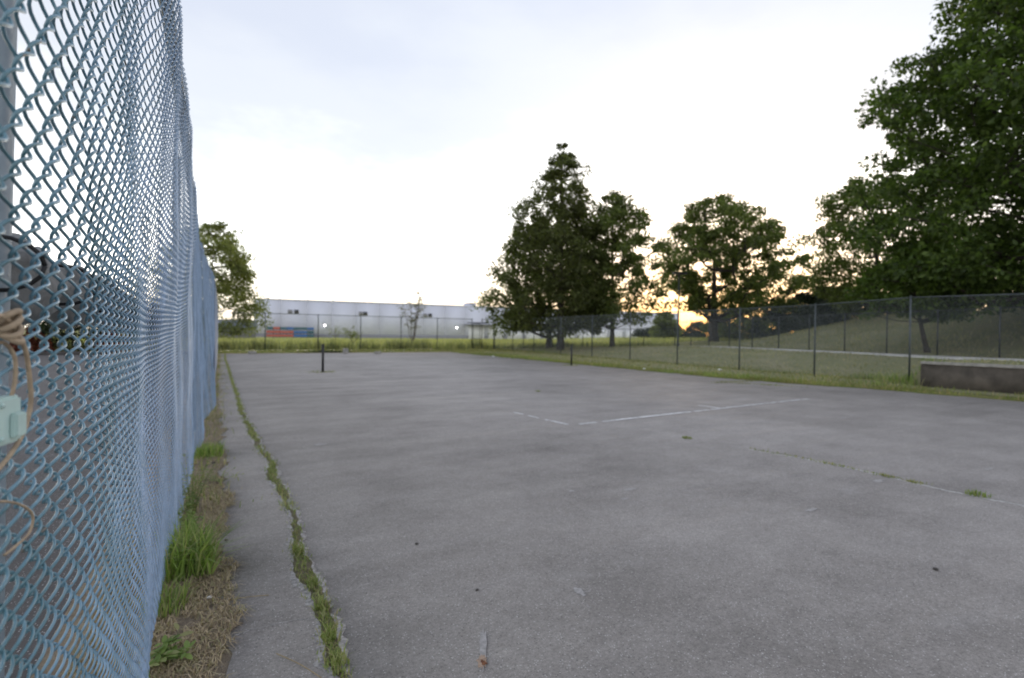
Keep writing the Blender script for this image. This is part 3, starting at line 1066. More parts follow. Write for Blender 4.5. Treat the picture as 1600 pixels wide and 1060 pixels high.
POST_T = [1.04 + 4.2 * k for k in range(-1, 12)]
for t in POST_T:
    x0, x1 = float(smooth_interp(t, _bx)), float(smooth_interp(t, _tx))
    xx = min(x0, x1) - 0.045
    if abs(t - 1.04) < 0.1:
        pts = [(-0.298, 0.965, 0), (-0.295, 0.975, 1.4), (-0.288, 1.0, 2.2), (-0.278, 1.03, 3.08)]
        m_ = MB().tube(pts, 0.033, 16)
        m_.tube([(-0.278, 1.03, 3.08), (-0.278, 1.03, 3.10), (-0.278, 1.03, 3.12)], [0.037, 0.037, 0.012], 16)
        fchild(m_, 'post', M['post_near'])
    else:
        m_ = MB().tube([(xx - 0.01, t, 0), (xx - 0.01, t, 3.06)], 0.030, 10)
        m_.tube([(xx - 0.01, t, 3.06), (xx - 0.01, t, 3.085), (xx - 0.01, t, 3.10)], [0.034, 0.034, 0.01], 10)
        fchild(m_, 'post', M['rail'])
rt = np.arange(-3.3, 46.2, 0.35)
fchild(MB().tube(np.stack([smooth_interp(rt, _tx) - 0.032, rt, np.full(len(rt), 2.985) + 0.006 * np.sin(rt * 1.4)], 1), 0.027, 10), 'top_rail', M['rail'])
# far run of the fabric: shared panels between posts, and one behind the camera
segs = [(T_FAB, POST_T[5])] if POST_T[5] > T_FAB else []
start = T_FAB
for t in [q for q in POST_T if q > T_FAB + 0.5] + [46.0]:
    if t - start < 0.3:
        continue
    segs.append((start, t))
    start = t
segs = [(-3.26, T0 - 0.02)] + [s for i, s in enumerate(segs) if s not in segs[:i]]
for a, b in segs:
    xa, xb = float(fab_x(np.array(a), 1.5)), float(fab_x(np.array(b), 1.5))
    ln = math.hypot(b - a, xb - xa)
    o = link('mesh_panel', PM_BLUE)
    o.matrix_basis = Matrix.Translation((xa, a, 0)) @ Matrix.Rotation(math.atan2(b - a, xb - xa), 4, 'Z') @ Matrix.Diagonal((ln / 4.2, 1, 1, 1))
    o.parent = fence
    o.matrix_parent_inverse = Matrix.Translation(-OFF)
    struct(o, 'stuff')

# tan cord tied to the near post and its pale bracket
def spline(pts, n=10):
    p = np.array(pts, float)
    out = []
    for i in range(len(p) - 1):
        p0, p1, p2, p3 = p[max(i - 1, 0)], p[i], p[i + 1], p[min(i + 2, len(p) - 1)]
        for k_ in range(n):
            t = k_ / n
            out.append(0.5 * (2 * p1 + (p2 - p0) * t + (2 * p0 - 5 * p1 + 4 * p2 - p3) * t * t + (3 * p1 - p0 - 3 * p2 + p3) * t ** 3))
    out.append(p[-1])
    return np.array(out)


# camera-side positions: fence surface near t = 0.9 .. 1.0
def at_fence(u, v_, off):
    """point on the near fabric (pushed off metres towards the court) seen at picture point u, v_"""
    d = cam.matrix_world.to_3x3() @ Vector(((u - 800) / 790, (530 - v_) / 790, -1.0))
    t = 0.5
    for _ in range(30):
        p = Vector((0, 0, CAM_Z)) + d * t
        fx = float(fab_x(np.array(p.y), p.z)) + off
        t = t * (fx / p.x) if p.x < -1e-4 else t * 1.1
    return tuple(Vector((0, 0, CAM_Z)) + d * t)


AF = at_fence
tie = thing('cord', 'tan plastic cord knotted round the near post and hanging in loops over the mesh', 'cord', AF(8, 520, 0.012))


def tchild(root, mb, name, mat, smooth=True):
    o = mb.build(name, mat, None, smooth)
    o.parent = root
    o.matrix_parent_inverse = Matrix.Translation(-root.location)
    return o


tchild(tie, MB().tube(spline([AF(-14, 497, .012), AF(6, 495, .016), AF(26, 520, .018), AF(40, 548, .018), AF(46, 590, .016), AF(48, 630, .015), AF(38, 672, .016), AF(20, 705, .015), AF(2, 728, .012), AF(-12, 745, .010)], 8), 0.0026, 8), 'strand', M['cord'])
tchild(tie, MB().tube(spline([AF(-12, 540, .006), AF(6, 536, .010), AF(22, 556, .012), AF(24, 590, .012), AF(18, 620, .010)], 8), 0.0022, 8), 'strand', M['cord'])
tchild(tie, MB().tube(spline([AF(-14, 786, .010), AF(10, 784, .014), AF(36, 791, .016), AF(51, 806, .016), AF(46, 832, .015), AF(24, 854, .014), AF(6, 868, .008)], 8), 0.0016, 8), 'strand', M['cord'])
kn = MB()
for q in range(4):
    c = np.array(AF(10 + q * 1.5, 497 + q * 9, 0.014))
    a = np.linspace(0, 2 * math.pi, 14)
    kn.tube(np.stack([c[0] + 0.010 * np.sin(a), c[1] + 0.013 * np.cos(a), c[2] + 0.008 * np.sin(a + q)], 1), 0.0036, 8)
tchild(tie, kn, 'knot', M['cord'])
bc = Vector(AF(0, 658, 0.006))
br = thing('bracket', 'pale green metal bracket with a raised square plate fixed at the near fence post', 'bracket', bc, R(-12))
bx = bmesh.new()
def rbox(name, size, cen, mat, parent, bev=0.003):
    b = bmesh.new()
    bmesh.ops.create_cube(b, size=1.0, matrix=Matrix.Translation(cen) @ Matrix.Diagonal((*size, 1)))
    bmesh.ops.bevel(b, geom=list(b.edges), offset=bev, segments=2, affect='EDGES')
    me = bpy.data.meshes.new(name)
    b.to_mesh(me)
    b.free()
    me.materials.append(mat)
    return link(name, me, parent)


bx.free()
rbox('plate', (0.018, 0.046, 0.054), (0, 0, 0), M['bracket'], br)
rbox('square_cover', (0.008, 0.020, 0.028), (0.0120, 0.009, -0.006), M['bracket'], br, 0.002)
for s in (-1, 1):
    MB().tube([(0.0085, -0.015, s * 0.019), (0.0115, -0.015, s * 0.019)], 0.0026, 10).build('screw', M['bracket'], br)

# rolled windscreen tied behind the mesh at head height
ws = thing('rolled_windscreen', 'rolled grey windscreen cloth tied in bunches along the back of the blue fence', 'windscreen', (-0.36, 0.6, 1.71))
tt = np.arange(0.45, 2.75, 0.02)
pin = 0.5 + 0.5 * np.cos((tt - 0.62) * 2 * math.pi / 0.34)
rr = 0.030 + 0.028 * (1 - pin ** 3) + 0.004 * np.sin(tt * 31)
nS = 26
ang = np.linspace(0, 2 * math.pi, nS, endpoint=False)
cx_ = fab_x(tt, 1.7) - 0.085
V = np.empty((len(tt), nS, 3))
for j, a in enumerate(ang):
    fold = 1 + 0.16 * np.sin(5 * a + tt * 6) * pin + 0.08 * np.sin(9 * a - tt * 14)
    V[:, j, 0] = cx_ + rr * fold * math.cos(a) * 0.8
    V[:, j, 1] = tt
    V[:, j, 2] = 1.705 - 0.012 * tt + 0.008 * np.sin(tt * 4) - 0.012 * (1 - pin) + rr * fold * math.sin(a) * 1.15
i_ = np.arange(len(tt) - 1)[:, None] * nS
j_ = np.arange(nS)[None, :]
tchild(ws, MB().add(V, np.stack([i_ + j_, i_ + (j_ + 1) % nS, i_ + nS + (j_ + 1) % nS, i_ + nS + j_], -1).reshape(-1, 4)), 'cloth', M['cloth'])
for q in range(7):
    t = 0.62 + 0.34 * q
    a = np.linspace(0, 2 * math.pi, 16)
    c0 = float(fab_x(np.array(t), 1.7)) - 0.06
    tchild(ws, MB().tube(np.stack([c0 + 0.052 * np.cos(a), np.full(16, t), 1.70 - 0.012 * t + 0.038 * np.sin(a)], 1), 0.003, 6), 'tie', M['netpost'])


# ------------------------------------------------------------------ the other fences
def fence_run(label, pts, H, pm, pw, mat, rad=0.028, rail=0.02, extra=None):
    """posts at pts, a top rail, one shared mesh panel per bay"""
    root = thing('chain_link_fence', label, 'fence', (pts[0][0], pts[0][1], gz(*pts[0])), 0, 'chain-link fences round the court and lawn')
    off = Matrix.Translation(-root.location)

    def ch(o):
        o.parent = root
        o.matrix_parent_inverse = off
        return o
    for (x, y_) in pts:
        z = gz(x, y_)
        m_ = MB().tube([(x, y_, z - 0.1), (x, y_, z + H)], rad, 8)
        m_.tube([(x, y_, z + H), (x, y_, z + H + 0.03), (x, y_, z + H + 0.05)], [rad * 1.2, rad * 1.2, 0.008], 8)
        ch(m_.build('post', mat, None, True))
    for (a, b) in zip(pts[:-1], pts[1:]):
        za, zb = gz(*a), gz(*b)
        ch(MB().tube([(a[0], a[1], za + H - 0.02), (b[0], b[1], zb + H - 0.02)], rail, 6).build('top_rail', mat, None, True))
        ln = math.hypot(b[0] - a[0], b[1] - a[1])
        o = link('mesh_panel', pm)
        shear = Matrix.Identity(4)
        shear[2][0] = (zb - za) / ln
        hz = {id(PM_DARK): 2.4}.get(id(pm), 3.05)
        o.matrix_basis = (Matrix.Translation((a[0], a[1], za)) @ Matrix.Rotation(math.atan2(b[1] - a[1], b[0] - a[0]), 4, 'Z') @ shear @
                          Matrix.Diagonal((ln / pw, 1, (H - 0.02) / hz, 1)))
        ch(o)
        struct(o, 'stuff')
    return root


front = [(20.66, 4.3), (21.0, 8.4), (21.4, 11.9), (21.8, 15.7), (22.2, 19.9), (22.6, 24.1), (23.0, 28.4), (23.4, 32.8), (23.8, 37.4), (24.1, 41.6), (24.4, 46.0)]
# posts beyond the retaining wall's end stand on its cap; keep the first bay on the wall top
fence_run('tall grey chain-link fence along the right side of the court, in front of the lawn', front, 2.98, PM_GREY, 4.2, M['fence_grey'], 0.034, 0.021)
farp = [(-0.4 + 3.72 * k, 46.0) for k in range(0, 7)] + [(21.95, 46.0)]
fence_run('grey chain-link fence across the far end of the court, weeds behind it', [p for p in farp if p[0] < 22.3][:8] if False else [(-0.4, 46.0), (3.2, 46.0), (7.3, 46.0), (10.9, 46.0), (14.6, 46.0), (18.2, 46.0), (21.9, 46.0)],
          3.05, PM_GREY, 4.2, M['fence_grey'], 0.038, 0.024)
C_ = (38.9, 35.2)
D_ = (24.55, 46.1)
lowp = [(D_[0] + (C_[0] - D_[0]) * k / 6, D_[1] + (C_[1] - D_[1]) * k / 6) for k in range(0, 7)]
fence_run('low chain-link fence closing the lawn behind the three big trees', lowp, 1.8, PM_DARK, 2.7, M['fence_dark'], 0.035, 0.02)
rearp = [(float(rear_x(y_)), y_) for y_ in np.arange(35.2, -6, -2.62)]
rearp[0] = C_
fence_run('dark chain-link fence along the sidewalk at the foot of the grassy hill', rearp, 2.4, PM_DARK, 2.7, M['fence_dark'], 0.036, 0.02)
# left boundary of the field, seen past the leftmost tree
fence_run('grey chain-link fence far left beside the blue-roofed shed', [(-0.6, 46.2), (-4.8, 46.4), (-9.0, 46.6), (-13.2, 46.8), (-17.4, 47)], 1.8, PM_GREY, 4.2, M['fence_dark'], 0.03, 0.02)

# gate at the end of the far fence
gt = thing('gate', 'narrow chain-link gate at the right end of the far fence', 'gate', (22.4, 46.0, 0))
for s, hh in ((-0.38, 2.62), (0.40, 2.62)):
    MB().tube([(s, 0.0, 0.08), (s, 0.0, hh)], 0.03, 8).build('frame_post', M['fence_dark'], gt, True)
for z in (0.1, 1.05, 2.6):
    MB().tube([(-0.38, 0, z), (0.40, 0, z)], 0.026, 8).build('frame_bar', M['fence_dark'], gt, True)
MB().tube([(-1.0, -0.03, 2.68), (1.35, -0.03, 2.68)], 0.045, 8).build('lintel_bar', M['fence_dark'], gt, True)
o = link('mesh_panel', PM_GREY, gt)
o.matrix_basis = Matrix.Translation((-0.38, 0, 0.1)) @ Matrix.Diagonal((0.78 / 4.2, 1, 2.5 / 3.05, 1))
struct(o, 'stuff')
fence_run('short end bay of chain-link fence between the gate and the corner post', [(23.0, 46.0), (24.4, 46.06)], 3.05, PM_GREY, 4.2, M['fence_dark'], 0.036, 0.02)

# ------------------------------------------------------------------ retaining wall, sidewalk, kerb
rw = thing('retaining_wall', 'low stained concrete retaining wall with a pale cap at the right edge of the court', 'wall', (20.7, 2.0, 0))
y0 = 7.9
while y0 > -16:
    y1 = y0 - 2.98
    MB().box((-0.15, y1 + 0.006 - 2.0, -0.2), (0.15, y0 - 0.006 - 2.0, 0.76)).build('wall_section', M['wall_concrete'], rw)
    rbox('cap_slab', (0.38, 2.965, 0.09), (0.0, (y0 + y1) / 2 - 2.0, 0.807), M['cap_concrete'], rw, 0.012)
    y0 = y1 - 0.02
swt = np.arange(-14, 34.6, 1.55)
sw = thing('sidewalk', 'pale concrete sidewalk along the foot of the dark rear fence', 'sidewalk', (0, 0, 0))
sw['kind'] = 'structure'
del sw['category']
for a in swt:
    b = a + 1.535
    c4 = []
    for yy, ox in ((a, -2.0), (a, -0.45), (b, -0.45), (b, -2.0)):
        xx = float(rear_x(yy)) + ox
        c4.append((xx, yy, gz(xx, yy)))
    up = 0.07
    v = [(x, y_, z + up) for x, y_, z in c4] + [(x, y_, z - 0.15) for x, y_, z in c4]
    MB().add(v, [(0, 1, 2, 3), (4, 5, 1, 0), (5, 6, 2, 1), (6, 7, 3, 2), (7, 4, 0, 3)]).build('slab', M['walk'], sw)
struct(MB().box((-120, 39.6, 0), (-0.9, 40.05, 0.16)).build('kerb', M['kerb']))

# ------------------------------------------------------------------ net posts, blocks, litter
def net_post(label, x, y_, h):
    t = thing('net_post', label, 'net post', (x, y_, 0), 0, 'tennis net posts on the court')
    MB().tube([(0, 0, -0.1), (0, 0, h)], 0.048, 14).build('pole', M['netpost'], t, True)
    MB().tube([(0, 0, h), (0, 0, h + 0.02), (0, 0, h + 0.035)], [0.055, 0.055, 0.03], 14).build('cap', M['netpost'], t, True)
    m_ = MB().tube([(-0.045, 0, h * 0.80), (-0.11, 0, h * 0.80)], 0.022, 10)
    m_.tube([(-0.10, 0, h * 0.80), (-0.10, 0.07, h * 0.74)], 0.009, 8)
    m_.build('winder', M['netpost'], t, True)
    MB().tube([(0, 0, 0), (0, 0, 0.03), (0, 0, 0.05)], [0.085, 0.085, 0.05], 14).build('collar', M['netpost'], t, True)
    m2 = MB()
    p = np.stack([rng.normal(0, 0.32, 200), rng.normal(0, 0.25, 200), np.full(200, 0.004)], 1)
    blades(m2, p + np.array((x, y_, 0)), rng.uniform(0.02, 0.08, 200), 0.012, 1.0)
    struct(m2.build('post_grass', M['blade_verge']), 'stuff')


net_post('left of the two black tennis net posts, standing in the bare court', 3.5, 20.9, 1.07)
net_post('right of the two black tennis net posts, near the grass verge', 15.75, 21.1, 1.07)


def block(label, u, v_, size, rz, mat):
    x, y_ = px_ground(u, v_)
    o = rbox('concrete_block', size, (0, 0, size[2] / 2), mat, None, 0.03)
    o.location = (x, y_, 0.005)
    o.rotation_euler = (0, 0, rz)
    tag(o, label, 'block', 'concrete blocks at the far edge of the court')


block('pale concrete block at the far edge of the court, nearest the left fence', 394, 553.5, (0.5, 0.24, 0.2), 0.1, M['cap_concrete'])
block('pale concrete block at the far edge of the court, below the thin sapling', 590, 553.5, (0.5, 0.24, 0.2), -0.1, M['cap_concrete'])
block('grey upright concrete block beside the dark brush heap at the court end', 540, 553, (0.3, 0.3, 0.4), 0.3, M['concrete'])
mb = MB()
bx_, by_ = px_ground(513, 551.5)
p = np.stack([rng.normal(bx_, 0.9, 700), rng.normal(by_, 0.2, 700), np.full(700, 0.01)], 1)
blades(mb, p, rng.uniform(0.05, 0.26, 700), 0.03, 1.4)
struct(mb.build('brush_heap', M['leaf_hedge']), 'stuff')


def chip(name, label, cat, x, y_, s, mat, seed, z=0.006, flat=0.5):
    r = random.Random(seed)
    b = bmesh.new()
    bmesh.ops.create_icosphere(b, subdivisions=1, radius=1.0)
    for v in b.verts:
        v.co *= r.uniform(0.65, 1.15)
        v.co = Vector((v.co.x * s * r.uniform(0.9, 1.3), v.co.y * s, v.co.z * s * flat))
    me = bpy.data.meshes.new(name)
    b.to_mesh(me)
    b.free()
    me.materials.append(mat)
    o = link(name, me)
    o.location = (x, y_, z + s * flat * 0.5)
    tag(o, label, cat, {'litter': 'scraps of white litter', 'pebble': 'pebbles and crumbs on the asphalt'}[cat])


for i, (u, v_, s, lb) in enumerate(((327, 937, 0.016, 'scrap of white litter in the straw by the fence foot'), (611, 549, 0.09, 'white litter left of the sapling at the far fence'),
                                   (631, 548.5, 0.09, 'white litter under the sapling at the far fence'), (757, 554, 0.11, 'white litter at the far court corner, left piece'),
                                   (771, 558, 0.12, 'white litter at the far court corner, right piece'), (1007, 578, 0.10, 'white litter on the verge edge past the right net post'),
                                   (1125, 579, 0.10, 'white litter in the verge grass left of a fence post'))):
    chip('litter', lb, 'litter', *px_ground(u, v_), s, M['litter'], 80 + i, 0.01, 0.5)
for i, (u, v_, s, lb) in enumerate(((1462, 891, 0.018, 'dark pebble on open asphalt at the right of the court'), (651, 851, 0.014, 'dark pebble on asphalt right of the grassy crack'),
                                   (348, 894, 0.018, 'dark crumb of asphalt at the straw edge beside the big grass clump'), (345, 864, 0.014, 'dark crumb at the straw edge, above the other crumb'),
                                   (746, 923, 0.012, 'small pebble right of the rust stain streak'), (353, 845, 0.014, 'dark crumb on the asphalt strip left of the crack'),
                                   (333, 725, 0.02, 'dark crumb beside the small grass clump at the fence'))):
    chip('pebble', lb, 'pebble', *px_ground(u, v_), s, M['pebble'], 90 + i, 0.002, 0.6)
a, b = px_ground(432, 1024), px_ground(502, 1062)
st_ = MB().tube(spline([(a[0], a[1], 0.008), ((a[0] + b[0]) / 2 + 0.006, (a[1] + b[1]) / 2, 0.012), (b[0], b[1], 0.008)], 6), 0.0022, 6).build('stick', M['stick'], None, True)
tag(st_, 'thin straw-coloured stick lying on the asphalt at the bottom edge', 'stick')
a, b = px_ground(338, 946), px_ground(420, 932)
st_ = MB().tube(spline([(a[0], a[1], 0.012), ((a[0] + b[0]) / 2, (a[1] + b[1]) / 2 + 0.01, 0.014), (b[0], b[1], 0.008)], 6), 0.002, 6).build('stick', M['stick'], None, True)
tag(st_, 'brown stalk lying from the straw across the asphalt strip', 'stick')

# ------------------------------------------------------------------ lamp post
lx, ly = 41.4, 36.2
lp = thing('street_lamp', 'dark street lamp with a flat head standing before the round tree', 'street lamp', (38.0, 34.0, gz(38.0, 34.0)), R(-30))
MB().tube([(0, 0, -0.1), (0, 0, 3.5), (0, 0, 6.95)], [0.085, 0.075, 0.06], 12).build('pole', M['lamppost'], lp, True)
MB().tube([(0, 0, 0), (0, 0, 0.25)], 0.14, 12).build('base', M['lamppost'], lp, True)
MB().tube([(-0.1, 0, 6.85), (0.55, 0, 6.95)], 0.035, 8).build('arm', M['lamppost'], lp, True)
rbox('lamp_head', (1.35, 0.42, 0.17), (0.1, 0, 7.03), M['lamppost'], lp, 0.03)


# ------------------------------------------------------------------ trees
def tree(name, label, base, prof, trunk_r, trunk_top, n_cl, per, leaf, mat, seed, flat=0.55, rc=0.9, fill=0.35, bare=0.12, bark='bark', lean=(0, 0), cat='tree', aspect=0.62, group=None, trunk_name='trunk'):
    """prof: rows (height, reach to picture-left, reach to picture-right); clumps of leaves ride on real limbs"""
    r = np.random.default_rng(seed)
    x, y_ = base
    z0 = gz(x, y_)
    t = thing(name, label, cat, (x, y_, z0 - 0.05))
    prof = np.array(prof, float)
    right = np.array((math.cos(math.atan2(y_, x) - math.pi / 2), math.sin(math.atan2(y_, x) - math.pi / 2)))
    fwd = np.array((-right[1], right[0]))
    H = prof[-1, 0]

    def reach(h, c):
        lft = np.interp(h, prof[:, 0], prof[:, 1])
        rgt = np.interp(h, prof[:, 0], prof[:, 2])
        w = 0.5 + 0.5 * c
        return lft * (1 - w) + rgt * w
    ph = r.uniform(0, 6.28, 6)
    cl, tries = [], 0
    hs = np.linspace(prof[0, 0], H, 200)
    wt = (reach(hs, 0.0) ** 0.95 + 0.25)
    wt /= wt.sum()
    while len(cl) < n_cl and tries < n_cl * 40:
        tries += 1
        h = r.choice(hs, p=wt) + r.uniform(-0.1, 0.1)
        a = r.uniform(0, 2 * math.pi)
        c, s = math.cos(a), math.sin(a)
        R_ = reach(h, c) * (1 + 0.13 * math.sin(3 * a + ph[0] + h * 0.9) + 0.10 * math.sin(5 * a + ph[1] - h * 1.7) + 0.09 * math.sin(h * 2.6 + ph[2] + a))
        q = fill + (1 - fill) * r.random() ** 0.55
        off = right * (c * R_ * q) + fwd * (s * R_ * q * 0.95)
        p = np.array((off[0], off[1], h))
        mind = rc * 0.62 * min(1.0, 0.36 + R_ / 6.0)
        if cl and np.min(np.linalg.norm((np.array(cl) - p) * (1, 1, 1.5), axis=1)) < mind:
            continue
        cl.append(p)
    cl = np.array(cl)
    # trunk
    tp = []
    nt_ = 9
    for i in range(nt_):
        f = i / (nt_ - 1)
        tp.append((lean[0] * f + 0.12 * math.sin(f * 5 + ph[3]) * f, lean[1] * f + 0.12 * math.cos(f * 4 + ph[4]) * f, trunk_top * f))
    tp = np.array(tp)
    nodes = [p for p in tp]
    par = [-1] + list(range(nt_ - 1))
    order = np.argsort(np.linalg.norm(cl[:, :2], axis=1) + 0.35 * np.abs(cl[:, 2] - trunk_top * 0.6))
    for ci in order:
        p = cl[ci]
        N = np.array(nodes)
        d = p - N
        dist = np.linalg.norm(d, axis=1)
        hor = np.linalg.norm(N[:, :2], axis=1)
        ok = (N[:, 2] <= p[2] + 0.4) & (N[:, 2] > prof[0, 0] * 0.55) | (np.arange(len(N)) == nt_ // 2)
        cost = dist + 0.25 * hor + np.where(d[:, 2] < 0.15 * dist, 0.8, 0) + np.where(ok, 0, 1e3)
        j = int(np.argmin(cost))
        k_ = max(1, min(3, int(dist[j] / 1.2)))
        prev = j
        for s in range(1, k_ + 1):
            f = s / k_
            m_ = nodes[j] * (1 - f) + p * f
            if s < k_:
                m_ = m_ + r.normal(0, 0.07 * dist[j], 3) * np.array((1, 1, 0.6))
                m_[2] -= 0.05 * dist[j] * math.sin(f * math.pi)
            nodes.append(m_)
            par.append(prev)
            prev = len(nodes) - 1
    nodes = np.array(nodes)
    load = np.ones(len(nodes))
    for i in range(len(nodes) - 1, 0, -1):
        load[par[i]] += load[i]
    rad = np.clip(trunk_r * (load / load[0]) ** 0.46, 0.012, None)
    tr = trunk_r * (1 - 0.75 * np.linspace(0, 1, nt_)) 
    mt = MB()
    fl = np.concatenate([[tp[0] + (0, 0, -0.2), tp[0]], tp[1:]])
    mt.tube(fl, np.concatenate([[trunk_r * 1.55, trunk_r * 1.25], tr[1:]]), 12)
    for i in range(nt_, len(nodes)):
        j = par[i]
        mt.tube([nodes[j], nodes[i]], [min(rad[j], rad[i] * 1.5), rad[i]], 5 if rad[i] > 0.04 else 3, caps=False)
    mt.build(trunk_name, M[bark], t, True)
    # leaves
    n = len(cl) * per
    cid = np.repeat(np.arange(len(cl)), per)
    csz = rc * r.uniform(0.6, 1.3, len(cl)) * np.clip(0.45 + np.array([reach(c_[2], 0.0) for c_ in cl]) / 5.5, 0.52, 1.0)
    g = r.normal(0, 0.5, (n, 3))
    gn = np.linalg.norm(g, axis=1)[:, None]
    g = g / np.maximum(gn, 1e-6) * np.minimum(gn, 1.0 - 0.25 * r.random((n, 1)))
    sh = r.normal(0, 0.22, (len(cl), 2))
    P = cl[cid] + g * csz[cid][:, None] * np.array((1, 1, flat))
    P[:, 2] += (g[:, 0] * sh[cid, 0] + g[:, 1] * sh[cid, 1]) * csz[cid] 
    dr = g / (np.linalg.norm(g, axis=1)[:, None] + 1e-6) + r.normal(0, 0.7, (n, 3)) + np.array((0, 0, -0.15))
    dr /= np.linalg.norm(dr, axis=1)[:, None]
    up = r.normal(0, 0.55, (n, 3)) + np.array((0, 0, 0.8))
    sd = np.cross(dr, up)
    sd /= np.linalg.norm(sd, axis=1)[:, None] + 1e-9
    nr = np.cross(sd, dr)
    ls = leaf * r.uniform(0.6, 1.3, n)[:, None]
    V = np.empty((n, 4, 3))
    V[:, 0] = P - dr * ls * 0.5
    V[:, 1] = P + sd * ls * aspect * 0.5 + nr * ls * 0.08
    V[:, 2] = P + dr * ls * 0.5 - nr * ls * 0.10
    V[:, 3] = P - sd * ls * aspect * 0.5 + nr * ls * 0.08
    MB().add(V, np.arange(n * 4).reshape(n, 4)).build('crown', mat, t)
    return t


tree('conifer_like_tree' if False else 'broadleaf_tree', 'tallest tree in the middle, pointed top and broad base, behind the right fence', (26.8, 37.6),
     [(1.9, 3.6, 4.0), (3.2, 5.8, 5.2), (5.5, 6.0, 4.8), (8.0, 5.7, 4.2), (10.5, 4.9, 3.4), (12.6, 3.9, 2.7), (14.2, 2.7, 2.2), (16.2, 1.7, 1.8), (17.4, 1.1, 1.1), (18.5, 0.2, 0.2)],
     0.30, 17.2, 430, 88, 0.27, M['leaf_conifer'], 21, 0.6, 0.92, 0.35)
tree('broadleaf_tree', 'wide leafy tree left of the tallest tree, its low crown spreading towards the warehouse', (28.2, 41.5),
     [(1.7, 5.0, 3.4), (3.2, 6.3, 4.5), (5.0, 6.4, 5.0), (7.0, 5.6, 5.0), (9.0, 4.4, 4.5), (11.0, 3.2, 3.2), (12.8, 1.4, 1.4)],
     0.30, 8.0, 210, 100, 0.29, M['leaf_dark'], 12, 0.62, 1.05, 0.4)
tree('broadleaf_tree', 'leafy tree with a ragged double top just right of the tallest tree', (30.9, 35.3),
     [(2.3, 3.0, 3.6), (3.2, 4.0, 4.7), (4.6, 4.2, 4.9), (6.2, 4.2, 4.7), (8.2, 4.0, 4.5), (10.2, 3.6, 3.6), (11.8, 2.7, 2.6), (13.2, 1.5, 1.2), (14.0, 0.5, 0.4)],
     0.21, 12.8, 250, 92, 0.28, M['leaf_dark'], 23, 0.6, 0.95, 0.2)
tree('broadleaf_tree', 'round spreading tree against the sunset with a thick forked trunk', (54.9, 43.3),
     [(3.8, 2.2, 10.0), (5.2, 3.0, 11.2), (7.2, 5.2, 11.6), (8.6, 7.0, 11.4), (10.2, 7.2, 10.4), (13.0, 6.4, 8.4), (15.6, 4.6, 6.2), (17.4, 2.6, 4.0), (18.4, 0.8, 1.6)],
     0.58, 10.5, 320, 115, 0.38, M['leaf_dark'], 14, 0.5, 1.35, 0.4)
tree('broadleaf_tree', 'loose pale green tree at the left, beyond the far end of the blue fence', (-0.6, 59.5),
     [(1.4, 4.5, 4.4), (2.6, 5.5, 5.0), (4.4, 5.5, 4.2), (6.4, 4.8, 3.2), (8.4, 4.6, 3.0), (10.0, 4.0, 2.6), (11.4, 2.6, 1.6), (12.2, 0.8, 0.6)],
     0.22, 9.0, 240, 105, 0.27, M['leaf_olive'], 15, 0.6, 1.05, 0.3)
tree('broadleaf_tree', 'huge dark tree filling the right edge of the photo above the hill', (37.6, 9.0),
     [(2.0, 5.0, 6.0), (3.6, 7.4, 8.0), (6.0, 8.0, 9.0), (9.0, 8.0, 9.5), (11.8, 7.3, 9.0), (15.0, 6.2, 8.0), (18.5, 4.3, 6.5), (22.0, 2.4, 4.0), (24.0, 0.9, 1.5)],
     0.50, 17.5, 820, 120, 0.29, M['leaf_near'], 16, 0.62, 1.15, 0.25)
tree('broadleaf_tree', 'mid-size tree on the hill, peeping out left of the huge dark tree', (50.0, 22.6),
     [(1.4, 4.4, 5.0), (3.0, 5.4, 6.0), (5.2, 4.6, 6.0), (7.6, 5.4, 6.0), (9.6, 4.4, 5.0), (11.4, 2.6, 3.4), (12.8, 0.8, 1.0)],
     0.28, 8.5, 190, 115, 0.29, M['leaf_dark'], 17, 0.45, 1.1, 0.35)
tree('small_tree', 'small tree with a forked bent trunk on the hill slope behind the sidewalk', (35.2, 13.2),
     [(2.0, 3.0, 1.4), (3.0, 3.6, 1.8), (4.4, 3.4, 2.0), (5.6, 2.0, 1.6), (6.4, 0.6, 0.6)],
     0.15, 3.6, 85, 120, 0.22, M['leaf_bright'], 18, 0.55, 0.85, 0.3, lean=(-0.5, 0.6))
for i, (x, y_, h, w, lb, mt) in enumerate(((66, 47, 7.5, 5.5, 'low bushy tree at the foot of the sunset, right of the thick forked trunk', 'leaf_dark'),
                                          (60, 31, 5.2, 5.5, 'dark bushy tree on the hill crest between the round tree and the right-hand trees', 'leaf_hedge'),
                                          (58, 25, 5.0, 5.0, 'bushy tree on the hill crest left of the huge dark tree', 'leaf_dark'),
                                          (64, 37, 6.0, 6.0, 'dark bushy tree on the hill crest nearest the round tree', 'leaf_hedge'),
                                          (66, 62, 4.6, 2.2, 'small far tree seen behind the street lamp', 'leaf_olive'),
                                          (50, 13, 5.0, 4.5, 'bushy tree on the hill under the huge dark crown', 'leaf_hedge'),
                                          (46, 5, 6.0, 5.0, 'dark bushy tree on the hill beneath the crown at the right edge of the photo', 'leaf_hedge'),
                                          (80, 76, 2.6, 6.0, 'far dark bushy tree just left of the thick forked trunk', 'leaf_hedge'),
                                          (84, 68, 3.4, 7.0, 'far dark bushy tree straight behind the thick forked trunk', 'leaf_hedge'),
                                          (88, 59, 4.6, 8.0, 'far dark bushy tree to the right behind the thick forked trunk', 'leaf_hedge'))):
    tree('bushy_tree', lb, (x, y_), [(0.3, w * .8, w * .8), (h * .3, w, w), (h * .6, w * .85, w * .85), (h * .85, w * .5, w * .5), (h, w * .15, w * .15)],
         0.14, h * 0.7, 90, 120, 0.36, M[mt], 40 + i, 0.6, 1.1, 0.15)


